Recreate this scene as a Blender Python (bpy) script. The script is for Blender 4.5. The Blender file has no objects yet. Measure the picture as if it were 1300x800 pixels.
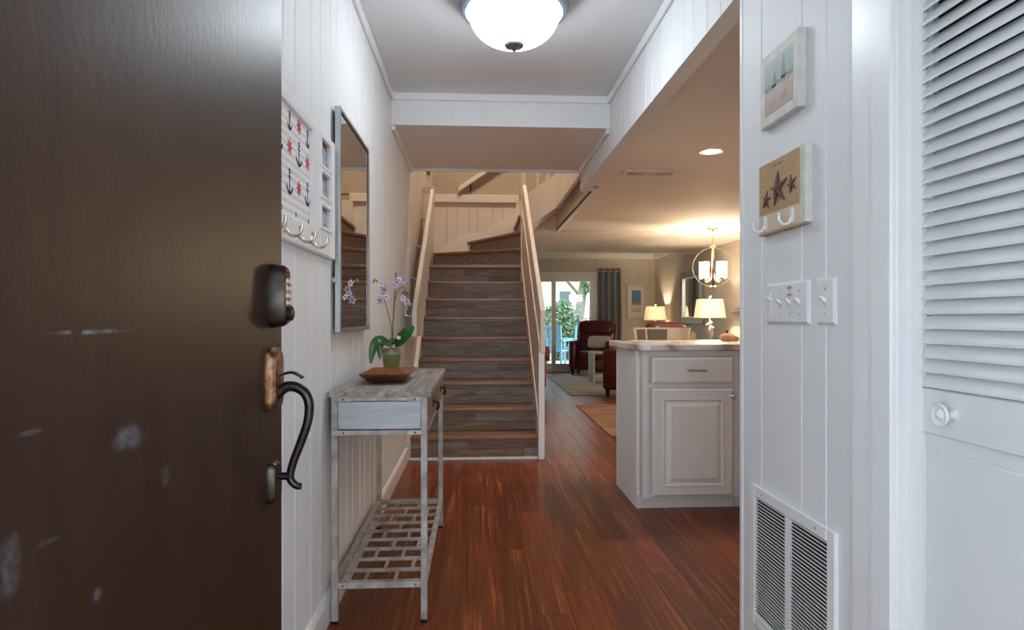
import bpy, bmesh, math, random
from mathutils import Vector, Matrix, Euler

R = math.radians
random.seed(7)
scene = bpy.context.scene
COL = scene.collection

# ---------------------------------------------------------------- camera
cam_d = bpy.data.cameras.new('camera')
cam_d.sensor_width = 36.0
cam_d.lens = 785 / 1300 * 36.0
cam_d.shift_y = 4 / 1300
cam_d.clip_start = 0.02
cam = bpy.data.objects.new('camera', cam_d)
COL.objects.link(cam)
cam.location = (0, 0, 1.06)
cam.rotation_euler = (R(90), 0, -math.atan(44 / 785))
scene.camera = cam

# ---------------------------------------------------------------- world, sun, exposure
world = bpy.data.worlds.new('world')
scene.world = world
world.use_nodes = True
wn = world.node_tree.nodes
wn['Background'].inputs[0].default_value = (0.78, 0.89, 1.0, 1)
wn['Background'].inputs[1].default_value = 3.2

sun_d = bpy.data.lights.new('sun', 'SUN')
sun_d.energy = 4.0
sun_d.angle = R(2)
sun_d.color = (1.0, 0.95, 0.85)
sun = bpy.data.objects.new('sun', sun_d)
COL.objects.link(sun)
sun.rotation_euler = Vector((-0.72, 0.04, -0.69)).to_track_quat('-Z', 'Y').to_euler()

scene.view_settings.view_transform = 'Standard'
scene.view_settings.look = 'None'
scene.view_settings.gamma = 1
scene.view_settings.use_curve_mapping = False
scene.view_settings.exposure = 1.02
scene.cycles.max_bounces = 9
scene.cycles.diffuse_bounces = 6
scene.cycles.sample_clamp_indirect = 6
scene.cycles.caustics_reflective = False
scene.cycles.caustics_refractive = False

# ---------------------------------------------------------------- materials
def new_mat(name):
    m = bpy.data.materials.new(name)
    m.use_nodes = True
    nt = m.node_tree
    return m, nt, nt.nodes['Principled BSDF']

def coords(nt, scale=(1, 1, 1), rnd=True):
    tc = nt.nodes.new('ShaderNodeTexCoord')
    mp = nt.nodes.new('ShaderNodeMapping')
    mp.inputs['Scale'].default_value = scale
    nt.links.new(tc.outputs['Object'], mp.inputs['Vector'])
    if rnd:
        oi = nt.nodes.new('ShaderNodeObjectInfo')
        ml = nt.nodes.new('ShaderNodeMath'); ml.operation = 'MULTIPLY'
        ml.inputs[1].default_value = 37.0
        nt.links.new(oi.outputs['Random'], ml.inputs[0])
        nt.links.new(ml.outputs[0], mp.inputs['Location'])
    return mp

def ramp(nt, fac, stops):
    r = nt.nodes.new('ShaderNodeValToRGB')
    el = r.color_ramp.elements
    while len(el) < len(stops):
        el.new(0.5)
    for e, (p, c) in zip(el, stops):
        e.position = p
        e.color = (*c, 1)
    nt.links.new(fac, r.inputs[0])
    return r

def noise(nt, vec, scale, detail=4, rough=0.55):
    n = nt.nodes.new('ShaderNodeTexNoise')
    n.inputs['Scale'].default_value = scale
    n.inputs['Detail'].default_value = detail
    n.inputs['Roughness'].default_value = rough
    nt.links.new(vec, n.inputs['Vector'])
    return n

def bump(nt, b, h, strength, dist=0.01):
    bn = nt.nodes.new('ShaderNodeBump')
    bn.inputs['Strength'].default_value = strength
    bn.inputs['Distance'].default_value = dist
    nt.links.new(h, bn.inputs['Height'])
    nt.links.new(bn.outputs[0], b.inputs['Normal'])

def flat(name, c, rough=0.5, metal=0.0, var=0.06, scale=6, bmp=0.0, bscale=60, coat=0, sheen=0):
    m, nt, b = new_mat(name)
    mp = coords(nt)
    n = noise(nt, mp.outputs[0], scale)
    lo = tuple(x * (1 - var) for x in c)
    hi = tuple(min(1, x * (1 + var)) for x in c)
    r = ramp(nt, n.outputs['Fac'], [(0.3, lo), (0.7, hi)])
    nt.links.new(r.outputs[0], b.inputs['Base Color'])
    b.inputs['Roughness'].default_value = rough
    b.inputs['Metallic'].default_value = metal
    b.inputs['Coat Weight'].default_value = coat
    b.inputs['Sheen Weight'].default_value = sheen
    if bmp:
        n2 = noise(nt, mp.outputs[0], bscale)
        bump(nt, b, n2.outputs['Fac'], bmp)
    return m

def wood(name, stops, stretch=(12, 1, 12), scale=3, rough=0.4, bmp=0.15, tint=0.25, coat=0):
    m, nt, b = new_mat(name)
    mp = coords(nt, stretch)
    n = noise(nt, mp.outputs[0], scale, 6, 0.6)
    r = ramp(nt, n.outputs['Fac'], stops)
    oi = nt.nodes.new('ShaderNodeObjectInfo')
    mr = nt.nodes.new('ShaderNodeMapRange')
    mr.inputs['To Min'].default_value = 1 - tint
    mr.inputs['To Max'].default_value = 1 + tint
    nt.links.new(oi.outputs['Random'], mr.inputs['Value'])
    hs = nt.nodes.new('ShaderNodeHueSaturation')
    nt.links.new(mr.outputs[0], hs.inputs['Value'])
    nt.links.new(r.outputs[0], hs.inputs['Color'])
    nt.links.new(hs.outputs[0], b.inputs['Base Color'])
    b.inputs['Roughness'].default_value = rough
    b.inputs['Coat Weight'].default_value = coat
    b.inputs['Coat Roughness'].default_value = 0.15
    if bmp:
        bump(nt, b, n.outputs['Fac'], bmp, 0.004)
    return m

def emit(name, c, s):
    m = bpy.data.materials.new(name)
    m.use_nodes = True
    nt = m.node_tree
    nt.nodes.clear()
    o = nt.nodes.new('ShaderNodeOutputMaterial')
    e = nt.nodes.new('ShaderNodeEmission')
    e.inputs[0].default_value = (*c, 1)
    e.inputs[1].default_value = s
    nt.links.new(e.outputs[0], o.inputs[0])
    return m

def pane_glass(name):
    m = bpy.data.materials.new(name)
    m.use_nodes = True
    nt = m.node_tree
    nt.nodes.clear()
    o = nt.nodes.new('ShaderNodeOutputMaterial')
    mx = nt.nodes.new('ShaderNodeMixShader')
    t = nt.nodes.new('ShaderNodeBsdfTransparent')
    t.inputs[0].default_value = (0.93, 0.98, 0.97, 1)
    g = nt.nodes.new('ShaderNodeBsdfGlossy')
    g.inputs['Roughness'].default_value = 0.02
    fr = nt.nodes.new('ShaderNodeFresnel')
    fr.inputs[0].default_value = 1.4
    nt.links.new(fr.outputs[0], mx.inputs[0])
    nt.links.new(t.outputs[0], mx.inputs[1])
    nt.links.new(g.outputs[0], mx.inputs[2])
    nt.links.new(mx.outputs[0], o.inputs[0])
    return m

def shade_mat(name, c, trans=0.6, glow=0.0):
    m = bpy.data.materials.new(name)
    m.use_nodes = True
    nt = m.node_tree
    nt.nodes.clear()
    o = nt.nodes.new('ShaderNodeOutputMaterial')
    mx = nt.nodes.new('ShaderNodeMixShader')
    mx.inputs[0].default_value = trans
    d = nt.nodes.new('ShaderNodeBsdfDiffuse')
    d.inputs[0].default_value = (*c, 1)
    t = nt.nodes.new('ShaderNodeBsdfTranslucent')
    t.inputs[0].default_value = (*c, 1)
    nt.links.new(d.outputs[0], mx.inputs[1])
    nt.links.new(t.outputs[0], mx.inputs[2])
    ad = nt.nodes.new('ShaderNodeAddShader')
    e = nt.nodes.new('ShaderNodeEmission')
    e.inputs[0].default_value = (*c, 1)
    e.inputs[1].default_value = glow
    nt.links.new(mx.outputs[0], ad.inputs[0])
    nt.links.new(e.outputs[0], ad.inputs[1])
    nt.links.new(ad.outputs[0], o.inputs[0])
    return m

M = {}
M['white'] = flat('white_paint', (0.74, 0.75, 0.76), 0.55, var=0.02, scale=3, bmp=0.04, bscale=25)
M['white_trim'] = flat('white_trim_paint', (0.80, 0.81, 0.82), 0.32, var=0.02, scale=3)
M['ceiling'] = flat('ceiling_paint', (0.72, 0.73, 0.75), 0.85, var=0.02, scale=2, bmp=0.05, bscale=90)
M['warm_ceiling'] = flat('warm_ceiling_paint', (0.80, 0.76, 0.73), 0.8, var=0.02, scale=2, bmp=0.05, bscale=90)
M['beige'] = flat('beige_wall_paint', (0.62, 0.555, 0.485), 0.6, var=0.03, scale=2)
M['cream'] = flat('cream_paint_and_warm_light', (0.66, 0.58, 0.50), 0.55, var=0.03, scale=2)
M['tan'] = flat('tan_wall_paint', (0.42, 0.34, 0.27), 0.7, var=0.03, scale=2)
M['floor_wood'] = None
m, nt, b = new_mat('red_brown_plank_floor')
mp = coords(nt, (26, 0.8, 26))
n1 = noise(nt, mp.outputs[0], 2.6, 5, 0.55)
mp2 = coords(nt, (5, 0.6, 5))
n2 = noise(nt, mp2.outputs[0], 1.4, 3, 0.5)
r1 = ramp(nt, n1.outputs['Fac'], [(0.25, (0.085, 0.014, 0.0025)), (0.5, (0.178, 0.034, 0.0055)), (0.60, (0.25, 0.056, 0.010)), (0.70, (0.46, 0.15, 0.045))])
r2 = ramp(nt, n2.outputs['Fac'], [(0.3, (0.72, 0.72, 0.72)), (0.7, (1.1, 1.1, 1.1))])
mx = nt.nodes.new('ShaderNodeMix'); mx.data_type = 'RGBA'; mx.blend_type = 'MULTIPLY'
mx.inputs['Factor'].default_value = 1
nt.links.new(r1.outputs[0], mx.inputs['A']); nt.links.new(r2.outputs[0], mx.inputs['B'])
oi = nt.nodes.new('ShaderNodeObjectInfo')
mr = nt.nodes.new('ShaderNodeMapRange'); mr.inputs['To Min'].default_value = 0.78; mr.inputs['To Max'].default_value = 1.12
nt.links.new(oi.outputs['Random'], mr.inputs['Value'])
hs = nt.nodes.new('ShaderNodeHueSaturation')
nt.links.new(mr.outputs[0], hs.inputs['Value']); nt.links.new(mx.outputs['Result'], hs.inputs['Color'])
nt.links.new(hs.outputs[0], b.inputs['Base Color'])
b.inputs['Roughness'].default_value = 0.33
b.inputs['Specular IOR Level'].default_value = 0.35
b.inputs['Coat Weight'].default_value = 0.10
b.inputs['Coat Roughness'].default_value = 0.18
bump(nt, b, n1.outputs['Fac'], 0.25, 0.003)
M['floor_wood'] = m

# dark brown door with scuffs (shape of their own)
SCUFFS = [(0.305, 1.032, 0.0939, 0.0039, 0.9), (0.375, 0.894, 0.0441, 0.0221, 0.55), (0.187, 0.803, 0.0192, 0.0465, 0.4), (0.234, 0.81, 0.0281, 0.0051, 0.25), (0.213, 0.931, 0.0217, 0.0044, 0.3), (0.461, 0.823, 0.0169, 0.0207, 0.3), (0.316, 0.719, 0.0116, 0.0123, 0.3)]   # y, z, half sizes on the leaf, strength
m, nt, b = new_mat('dark_brown_door_paint')
mp = coords(nt, (1, 3, 0.5), rnd=False)
n1 = noise(nt, mp.outputs[0], 5, 4)
r1 = ramp(nt, n1.outputs['Fac'], [(0.3, (0.020, 0.0085, 0.005)), (0.7, (0.030, 0.013, 0.0075))])
nt.links.new(r1.outputs[0], b.inputs['Base Color'])
mp3 = coords(nt, (1, 1, 0.6), rnd=False)
n3 = noise(nt, mp3.outputs[0], 75, 3)
bump(nt, b, n3.outputs['Fac'], 0.05, 0.01)
# scuffs and a chalk scratch, each at its own place on the leaf
tc = nt.nodes.new('ShaderNodeTexCoord')
nsc = noise(nt, tc.outputs['Object'], 38, 4, 0.6)
acc = None
for (cy, cz, ry, rz, amt) in SCUFFS:
    mp = nt.nodes.new('ShaderNodeMapping'); mp.vector_type = 'TEXTURE'
    mp.inputs['Location'].default_value = (0, cy, cz)
    mp.inputs['Scale'].default_value = (1, ry, rz)
    nt.links.new(tc.outputs['Object'], mp.inputs['Vector'])
    gr_t = nt.nodes.new('ShaderNodeVectorMath'); gr_t.operation = 'LENGTH'
    nt.links.new(mp.outputs[0], gr_t.inputs[0])
    ms = nt.nodes.new('ShaderNodeMapRange'); ms.interpolation_type = 'SMOOTHSTEP'
    ms.inputs['From Min'].default_value = 1.0; ms.inputs['From Max'].default_value = 0.1
    ms.inputs['To Max'].default_value = amt
    nt.links.new(gr_t.outputs['Value'], ms.inputs['Value'])
    if acc is None:
        acc = ms.outputs[0]
    else:
        mm_ = nt.nodes.new('ShaderNodeMath'); mm_.operation = 'MAXIMUM'
        nt.links.new(acc, mm_.inputs[0]); nt.links.new(ms.outputs[0], mm_.inputs[1]); acc = mm_.outputs[0]
msn = nt.nodes.new('ShaderNodeMapRange'); msn.inputs['From Min'].default_value = 0.36; msn.inputs['From Max'].default_value = 0.62
nt.links.new(nsc.outputs['Fac'], msn.inputs['Value'])
mlt = nt.nodes.new('ShaderNodeMath'); mlt.operation = 'MULTIPLY'
nt.links.new(acc, mlt.inputs[0]); nt.links.new(msn.outputs[0], mlt.inputs[1])
mxs = nt.nodes.new('ShaderNodeMix'); mxs.data_type = 'RGBA'
mxs.inputs['B'].default_value = (0.17, 0.19, 0.22, 1)
nt.links.new(mlt.outputs[0], mxs.inputs['Factor']); nt.links.new(r1.outputs[0], mxs.inputs['A'])
nt.links.new(mxs.outputs['Result'], b.inputs['Base Color'])
b.inputs['Roughness'].default_value = 0.40
b.inputs['Specular IOR Level'].default_value = 0.32
M['door_brown'] = m

M['scuff'] = flat('pale_scuff_mark', (0.12, 0.13, 0.15), 0.6, var=0.3, scale=60)
M['bronze'] = flat('dark_oiled_bronze', (0.045, 0.038, 0.034), 0.3, 0.9, var=0.35, scale=30)
M['worn_bronze'] = flat('worn_copper_bronze', (0.16, 0.085, 0.045), 0.38, 0.85, var=0.7, scale=70)
M['key'] = flat('pale_key_button', (0.55, 0.55, 0.55), 0.3, 0.3)
M['silver'] = flat('brushed_silver', (0.52, 0.55, 0.56), 0.28, 1.0, var=0.05)
M['nickel'] = flat('satin_nickel', (0.60, 0.57, 0.53), 0.25, 1.0, var=0.05)
M['lamp_metal'] = flat('grey_lamp_metal', (0.22, 0.27, 0.33), 0.35, 0.7, var=0.08)
M['mirror'] = flat('mirror_glass', (0.80, 0.83, 0.83), 0.015, 1.0, var=0.0)
M['navy'] = flat('navy_print', (0.012, 0.022, 0.085), 0.8)
M['red_print'] = flat('red_print', (0.62, 0.04, 0.04), 0.8)
M['fabric_white'] = flat('white_striped_fabric', (0.75, 0.74, 0.73), 0.9)
m, nt, b = new_mat('white_ribbed_fabric')
tc = nt.nodes.new('ShaderNodeTexCoord')
w = nt.nodes.new('ShaderNodeTexWave'); w.bands_direction = 'Z'; w.inputs['Scale'].default_value = 14
nt.links.new(tc.outputs['Object'], w.inputs['Vector'])
r1 = ramp(nt, w.outputs['Fac'], [(0.3, (0.66, 0.65, 0.64)), (0.6, (0.80, 0.80, 0.79))])
nt.links.new(r1.outputs[0], b.inputs['Base Color']); b.inputs['Roughness'].default_value = 0.9
M['fabric_white'] = m
M['pale_wood'] = wood('whitewashed_grey_wood', [(0.25, (0.13, 0.10, 0.08)), (0.5, (0.30, 0.26, 0.23)), (0.7, (0.44, 0.42, 0.40))], (14, 1.2, 14), 3, 0.6, 0.25, 0.1)
M['pale_panel'] = wood('whitewashed_panel', [(0.25, (0.30, 0.31, 0.33)), (0.55, (0.43, 0.45, 0.47)), (0.75, (0.52, 0.54, 0.56))], (1.5, 1.5, 12), 3, 0.6, 0.2, 0.05)
M['pale_leg'] = flat('whitewashed_leg', (0.37, 0.34, 0.31), 0.5, var=0.35, scale=18)
M['brown_panel'] = wood('weathered_brown_panel', [(0.25, (0.10, 0.065, 0.045)), (0.5, (0.21, 0.15, 0.115)), (0.75, (0.32, 0.26, 0.22))], (12, 1.5, 12), 3, 0.6, 0.2, 0.1)
M['black_metal'] = flat('black_metal', (0.012, 0.011, 0.010), 0.45, 0.6)
M['burl'] = flat('reddish_burl_wood', (0.26, 0.075, 0.028), 0.3, var=0.8, scale=42, coat=0.4)
M['pot'] = None
m, nt, b = new_mat('green_glazed_pot')
tc = nt.nodes.new('ShaderNodeTexCoord'); sx = nt.nodes.new('ShaderNodeSeparateXYZ')
nt.links.new(tc.outputs['Object'], sx.inputs[0])
mpn = coords(nt); nn = noise(nt, mpn.outputs[0], 30)
ad = nt.nodes.new('ShaderNodeMath'); ad.operation = 'MULTIPLY_ADD'; ad.inputs[1].default_value = 0.012
nt.links.new(nn.outputs['Fac'], ad.inputs[0]); nt.links.new(sx.outputs['Z'], ad.inputs[2])
mr = nt.nodes.new('ShaderNodeMapRange'); mr.inputs['From Max'].default_value = 0.118
nt.links.new(ad.outputs[0], mr.inputs['Value'])
r1 = ramp(nt, mr.outputs[0], [(0.0, (0.17, 0.19, 0.045)), (0.80, (0.22, 0.24, 0.075)), (0.84, (0.34, 0.33, 0.22)), (0.93, (0.20, 0.17, 0.13))])
nt.links.new(r1.outputs[0], b.inputs['Base Color']); b.inputs['Roughness'].default_value = 0.35
M['pot'] = m
M['soil'] = flat('bark_mix', (0.06, 0.045, 0.03), 0.9, var=0.6, scale=80)
M['leaf'] = flat('glossy_green_leaf', (0.020, 0.10, 0.012), 0.35, var=0.25, scale=14)
M['stem'] = flat('brown_green_stem', (0.13, 0.10, 0.045), 0.6, var=0.2)
M['petal'] = flat('pale_lilac_petal', (0.70, 0.58, 0.68), 0.6, var=0.2, scale=40)
M['petal_dark'] = flat('maroon_petal', (0.16, 0.022, 0.05), 0.6, var=0.2, scale=40)
M['bud'] = flat('yellow_green_bud', (0.38, 0.42, 0.06), 0.5, var=0.2)
M['tread'] = wood('brown_tread_wood', [(0.25, (0.10, 0.045, 0.022)), (0.5, (0.22, 0.10, 0.052)), (0.72, (0.32, 0.16, 0.09))], (1, 14, 14), 3, 0.35, 0.15, 0.08, coat=0.2)
M['riser'] = None
m, nt, b = new_mat('weathered_riser_plank')
mp = coords(nt, (1.6, 14, 16)); n1 = noise(nt, mp.outputs[0], 3.2, 6, 0.65)
r1 = ramp(nt, n1.outputs['Fac'], [(0.25, (0.09, 0.07, 0.055)), (0.5, (0.21, 0.17, 0.135)), (0.75, (0.36, 0.31, 0.25))])
r2 = ramp(nt, n1.outputs['Fac'], [(0.25, (0.07, 0.038, 0.022)), (0.5, (0.16, 0.09, 0.055)), (0.75, (0.28, 0.17, 0.11))])
oi = nt.nodes.new('ShaderNodeObjectInfo')
r0 = ramp(nt, oi.outputs['Random'], [(0.45, (0, 0, 0)), (0.95, (1, 1, 1))])
mx = nt.nodes.new('ShaderNodeMix'); mx.data_type = 'RGBA'
nt.links.new(r0.outputs[0], mx.inputs['Factor']); nt.links.new(r1.outputs[0], mx.inputs['A']); nt.links.new(r2.outputs[0], mx.inputs['B'])
nt.links.new(mx.outputs['Result'], b.inputs['Base Color']); b.inputs['Roughness'].default_value = 0.5
bump(nt, b, n1.outputs['Fac'], 0.2, 0.003)
M['riser'] = m
M['rail'] = flat('cream_rail_paint', (0.72, 0.65, 0.58), 0.4, var=0.03)
M['marble'] = None
m, nt, b = new_mat('cream_marble_laminate')
mp = coords(nt, (1, 1.6, 1)); n0 = noise(nt, mp.outputs[0], 2.2, 5, 0.6)
wv = nt.nodes.new('ShaderNodeTexWave'); wv.inputs['Scale'].default_value = 1.3; wv.inputs['Distortion'].default_value = 9
wv.inputs['Detail'].default_value = 3
nt.links.new(mp.outputs[0], wv.inputs['Vector'])
r1 = ramp(nt, wv.outputs['Fac'], [(0.0, (0.34, 0.27, 0.22)), (0.12, (0.55, 0.49, 0.43)), (0.4, (0.68, 0.64, 0.59)), (0.9, (0.72, 0.69, 0.65))])
nt.links.new(r1.outputs[0], b.inputs['Base Color']); b.inputs['Roughness'].default_value = 0.2
M['marble'] = m
M['cab'] = flat('white_cabinet_paint', (0.70, 0.68, 0.65), 0.38, var=0.015)
M['burgundy'] = flat('burgundy_leather', (0.085, 0.010, 0.010), 0.32, var=0.3, scale=9, bmp=0.12, bscale=120)
M['orange_leather'] = flat('orange_brown_leather', (0.26, 0.085, 0.03), 0.4, var=0.2, bmp=0.1, bscale=120)
M['dark_wood'] = flat('dark_wood_leg', (0.018, 0.012, 0.010), 0.35, var=0.2)
M['grey_cloth'] = flat('grey_woven_cloth', (0.52, 0.52, 0.53), 0.9, var=0.12, scale=60, bmp=0.2, bscale=300)
M['white_cloth'] = flat('white_pillow_cloth', (0.62, 0.64, 0.68), 0.9, var=0.06, scale=30)
M['loveseat'] = flat('grey_loveseat_cloth', (0.22, 0.22, 0.23), 0.9, var=0.1, scale=60)
M['curtain'] = flat('slate_grey_curtain', (0.21, 0.21, 0.235), 0.55, var=0.06, sheen=0.3)
M['rug_grey'] = None
def rug(name, a, bb, c, sc):
    m, nt, b = new_mat(name)
    mp = coords(nt, (1.0, 2.2, 1)); n1 = noise(nt, mp.outputs[0], sc, 7, 0.7)
    n2 = noise(nt, mp.outputs[0], sc * 30, 2, 0.5)
    r = ramp(nt, n1.outputs['Fac'], [(0.3, a), (0.5, bb), (0.7, c)])
    nt.links.new(r.outputs[0], b.inputs['Base Color']); b.inputs['Roughness'].default_value = 0.95
    bump(nt, b, n2.outputs['Fac'], 0.4, 0.004)
    return m
M['rug_grey'] = rug('silver_grey_rug', (0.20, 0.20, 0.19), (0.36, 0.36, 0.34), (0.47, 0.46, 0.43), 2.2)
M['rug_brown'] = rug('tan_brown_rug', (0.14, 0.065, 0.038), (0.26, 0.145, 0.09), (0.36, 0.22, 0.15), 3.0)
M['glass'] = pane_glass('clear_pane_glass')
M['shade'] = shade_mat('cream_lamp_shade', (0.82, 0.79, 0.68), 0.26, 0.05)
M['ceramic'] = flat('white_glazed_ceramic', (0.72, 0.72, 0.70), 0.18, var=0.03)
M['crystal'] = flat('clear_taupe_glass', (0.32, 0.29, 0.27), 0.08, 0.5, var=0.15)
M['hall_glow'] = emit('cool_white_lamp_glass', (0.86, 0.94, 1.0), 13.0)
M['warm_glow'] = emit('warm_white_lamp_glass', (1.0, 0.78, 0.50), 22.0)
M['can_glow'] = emit('warm_recessed_lamp', (1.0, 0.86, 0.66), 40.0)
M['pend_metal'] = flat('brushed_champagne_metal', (0.62, 0.50, 0.36), 0.28, 1.0, var=0.05)
M['frame_silver'] = flat('antique_silver_frame', (0.34, 0.31, 0.29), 0.4, 0.7, var=0.2, scale=40)
M['plastic'] = flat('white_switch_plastic', (0.78, 0.79, 0.80), 0.25, var=0.01)
M['sticker'] = flat('tan_paper_sticker', (0.62, 0.45, 0.30), 0.7)
M['ink'] = flat('dark_ink', (0.03, 0.025, 0.022), 0.8)
M['gap'] = flat('dark_gap', (0.015, 0.015, 0.016), 0.9)
M['distress'] = flat('distressed_white_wood', (0.62, 0.60, 0.56), 0.6, var=0.12, scale=25)
M['parchment'] = flat('tan_parchment_print', (0.44, 0.28, 0.145), 0.6, var=0.15, scale=10)
M['parchment_pale'] = flat('pale_parchment_band', (0.62, 0.50, 0.38), 0.6, var=0.08, scale=10)
M['starfish'] = flat('brown_starfish', (0.11, 0.068, 0.045), 0.7, var=0.4, scale=80)
M['starfish_dark'] = flat('dark_brown_print', (0.05, 0.032, 0.024), 0.8)  # dark brown print of the boat hulls and script title
M['blue_paint'] = flat('blue_patio_paint', (0.13, 0.28, 0.38), 0.5, var=0.1)
M['concrete'] = flat('pale_concrete', (0.42, 0.40, 0.37), 0.85, var=0.12, scale=3, bmp=0.2)
M['grass'] = flat('lawn', (0.17, 0.19, 0.11), 0.9, var=0.3, scale=4)
M['hedge_leaf'] = flat('hedge_leaf', (0.10, 0.165, 0.085), 0.55, var=0.35, scale=9)
M['tree_leaf'] = flat('tree_leaf', (0.17, 0.28, 0.13), 0.55, var=0.35, scale=9)
M['bark'] = flat('grey_bark', (0.26, 0.23, 0.20), 0.9, var=0.3, scale=12, bmp=0.5, bscale=20)
M['stucco'] = flat('cream_stucco', (0.72, 0.62, 0.48), 0.85, var=0.05)
M['roof'] = flat('grey_shingle_roof', (0.16, 0.15, 0.15), 0.9, var=0.2, scale=8)
M['window_dark'] = flat('dark_window', (0.07, 0.09, 0.11), 0.1)
M['carved_wood'] = wood('carved_red_wood', [(0.3, (0.13, 0.035, 0.016)), (0.7, (0.30, 0.10, 0.05))], (2, 2, 14), 4, 0.35, 0.1, 0.05)
M['bird_wood'] = flat('peach_shell', (0.48, 0.26, 0.15), 0.5, var=0.3, scale=30)
M['pale_table'] = flat('pale_grey_green_wood', (0.42, 0.45, 0.43), 0.5, var=0.12, scale=20)
M['cream_wood'] = flat('cream_bent_wood', (0.62, 0.50, 0.37), 0.4, var=0.08)
M['taupe_seat'] = flat('taupe_seat_cloth', (0.13, 0.115, 0.10), 0.8, var=0.1, scale=40)

# ---------------------------------------------------------------- mesh helpers
class MB:
    def __init__(s):
        s.bm = bmesh.new()
        s.mats = []
        s.cur = 0
    def use(s, mat):
        if mat not in s.mats:
            s.mats.append(mat)
        s.cur = s.mats.index(mat)
        return s
    def _tag(s, n0):
        s.bm.faces.ensure_lookup_table()
        for f in s.bm.faces[n0:]:
            f.material_index = s.cur
    def box(s, x0, y0, z0, x1, y1, z1, bev=0.0, seg=1, mat=None):
        n0 = len(s.bm.faces)
        t = bmesh.new()
        bmesh.ops.create_cube(t, size=1)
        for v in t.verts:
            v.co = Vector(((x0 + x1) / 2 + v.co.x * (x1 - x0), (y0 + y1) / 2 + v.co.y * (y1 - y0), (z0 + z1) / 2 + v.co.z * (z1 - z0)))
        if bev:
            bmesh.ops.bevel(t, geom=list(t.edges), offset=bev, segments=seg, affect='EDGES', profile=0.5)
        s._merge(t, mat)
        return s
    def _merge(s, t, mat=None):
        n0 = len(s.bm.faces)
        if mat is not None:
            t.transform(mat)
        mp = {}
        for v in t.verts:
            mp[v] = s.bm.verts.new(v.co)
        for f in t.faces:
            try:
                nf = s.bm.faces.new([mp[v] for v in f.verts])
                nf.material_index = s.cur
            except ValueError:
                pass
        t.free()
    def prism(s, pts, axis, a, b, bev=0.0, mat=None):
        # pts: 2d polygon; axis 'x': (y,z), 'y': (x,z), 'z': (x,y)
        t = bmesh.new()
        def P(p, d):
            return {'x': (d, p[0], p[1]), 'y': (p[0], d, p[1]), 'z': (p[0], p[1], d)}[axis]
        va = [t.verts.new(P(p, a)) for p in pts]
        vb = [t.verts.new(P(p, b)) for p in pts]
        t.faces.new(va); t.faces.new(list(reversed(vb)))
        n = len(pts)
        for i in range(n):
            t.faces.new([va[i], vb[i], vb[(i + 1) % n], va[(i + 1) % n]])
        bmesh.ops.recalc_face_normals(t, faces=list(t.faces))
        if bev:
            bmesh.ops.bevel(t, geom=list(t.edges), offset=bev, segments=1, affect='EDGES')
        s._merge(t, mat)
        return s
    def tube(s, pts, r, n=8, caps=True, flatten=None):
        pts = [Vector(p) for p in pts]
        rs = r if isinstance(r, (list, tuple)) else [r] * len(pts)
        t = bmesh.new()
        rings = []
        up = None
        for i, p in enumerate(pts):
            d = (pts[min(i + 1, len(pts) - 1)] - pts[max(i - 1, 0)])
            if d.length < 1e-9:
                d = Vector((0, 0, 1))
            d.normalize()
            if up is None:
                up = Vector((0, 0, 1)) if abs(d.z) < 0.9 else Vector((1, 0, 0))
            a = d.cross(up)
            if a.length < 1e-6:
                a = d.cross(Vector((0, 1, 0)))
            a.normalize()
            c = a.cross(d).normalized()
            up = c
            fx, fy = flatten or (1, 1)
            rings.append([t.verts.new(p + rs[i] * (fx * math.cos(2 * math.pi * k / n) * a + fy * math.sin(2 * math.pi * k / n) * c)) for k in range(n)])
        for i in range(len(rings) - 1):
            for k in range(n):
                t.faces.new([rings[i][k], rings[i][(k + 1) % n], rings[i + 1][(k + 1) % n], rings[i + 1][k]])
        if caps:
            t.faces.new(list(reversed(rings[0]))); t.faces.new(rings[-1])
        bmesh.ops.recalc_face_normals(t, faces=list(t.faces))
        s._merge(t)
        return s
    def lathe(s, prof, n=24, c=(0, 0, 0), mat=None, closed=False):
        t = bmesh.new()
        rings = []
        for (r, z) in prof:
            if r < 1e-6:
                rings.append([t.verts.new((0, 0, z))])
            else:
                rings.append([t.verts.new((r * math.cos(2 * math.pi * k / n), r * math.sin(2 * math.pi * k / n), z)) for k in range(n)])
        pairs = list(zip(rings, rings[1:])) + ([(rings[-1], rings[0])] if closed else [])
        for A, B in pairs:
            for k in range(n):
                k2 = (k + 1) % n
                if len(A) == 1 and len(B) == 1:
                    continue
                if len(A) == 1:
                    t.faces.new([A[0], B[k2], B[k]])
                elif len(B) == 1:
                    t.faces.new([A[k], A[k2], B[0]])
                else:
                    t.faces.new([A[k], A[k2], B[k2], B[k]])
        bmesh.ops.recalc_face_normals(t, faces=list(t.faces))
        mm = Matrix.Translation(c)
        s._merge(t, mm @ mat if mat is not None else mm)
        return s
    def ball(s, c, r, sc=(1, 1, 1), n=12, mat=None):
        t = bmesh.new()
        bmesh.ops.create_uvsphere(t, u_segments=n, v_segments=max(6, n * 2 // 3), radius=r)
        for v in t.verts:
            v.co = Vector((v.co.x * sc[0], v.co.y * sc[1], v.co.z * sc[2]))
        mm = Matrix.Translation(c)
        s._merge(t, mm @ mat if mat is not None else mm)
        return s
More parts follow.
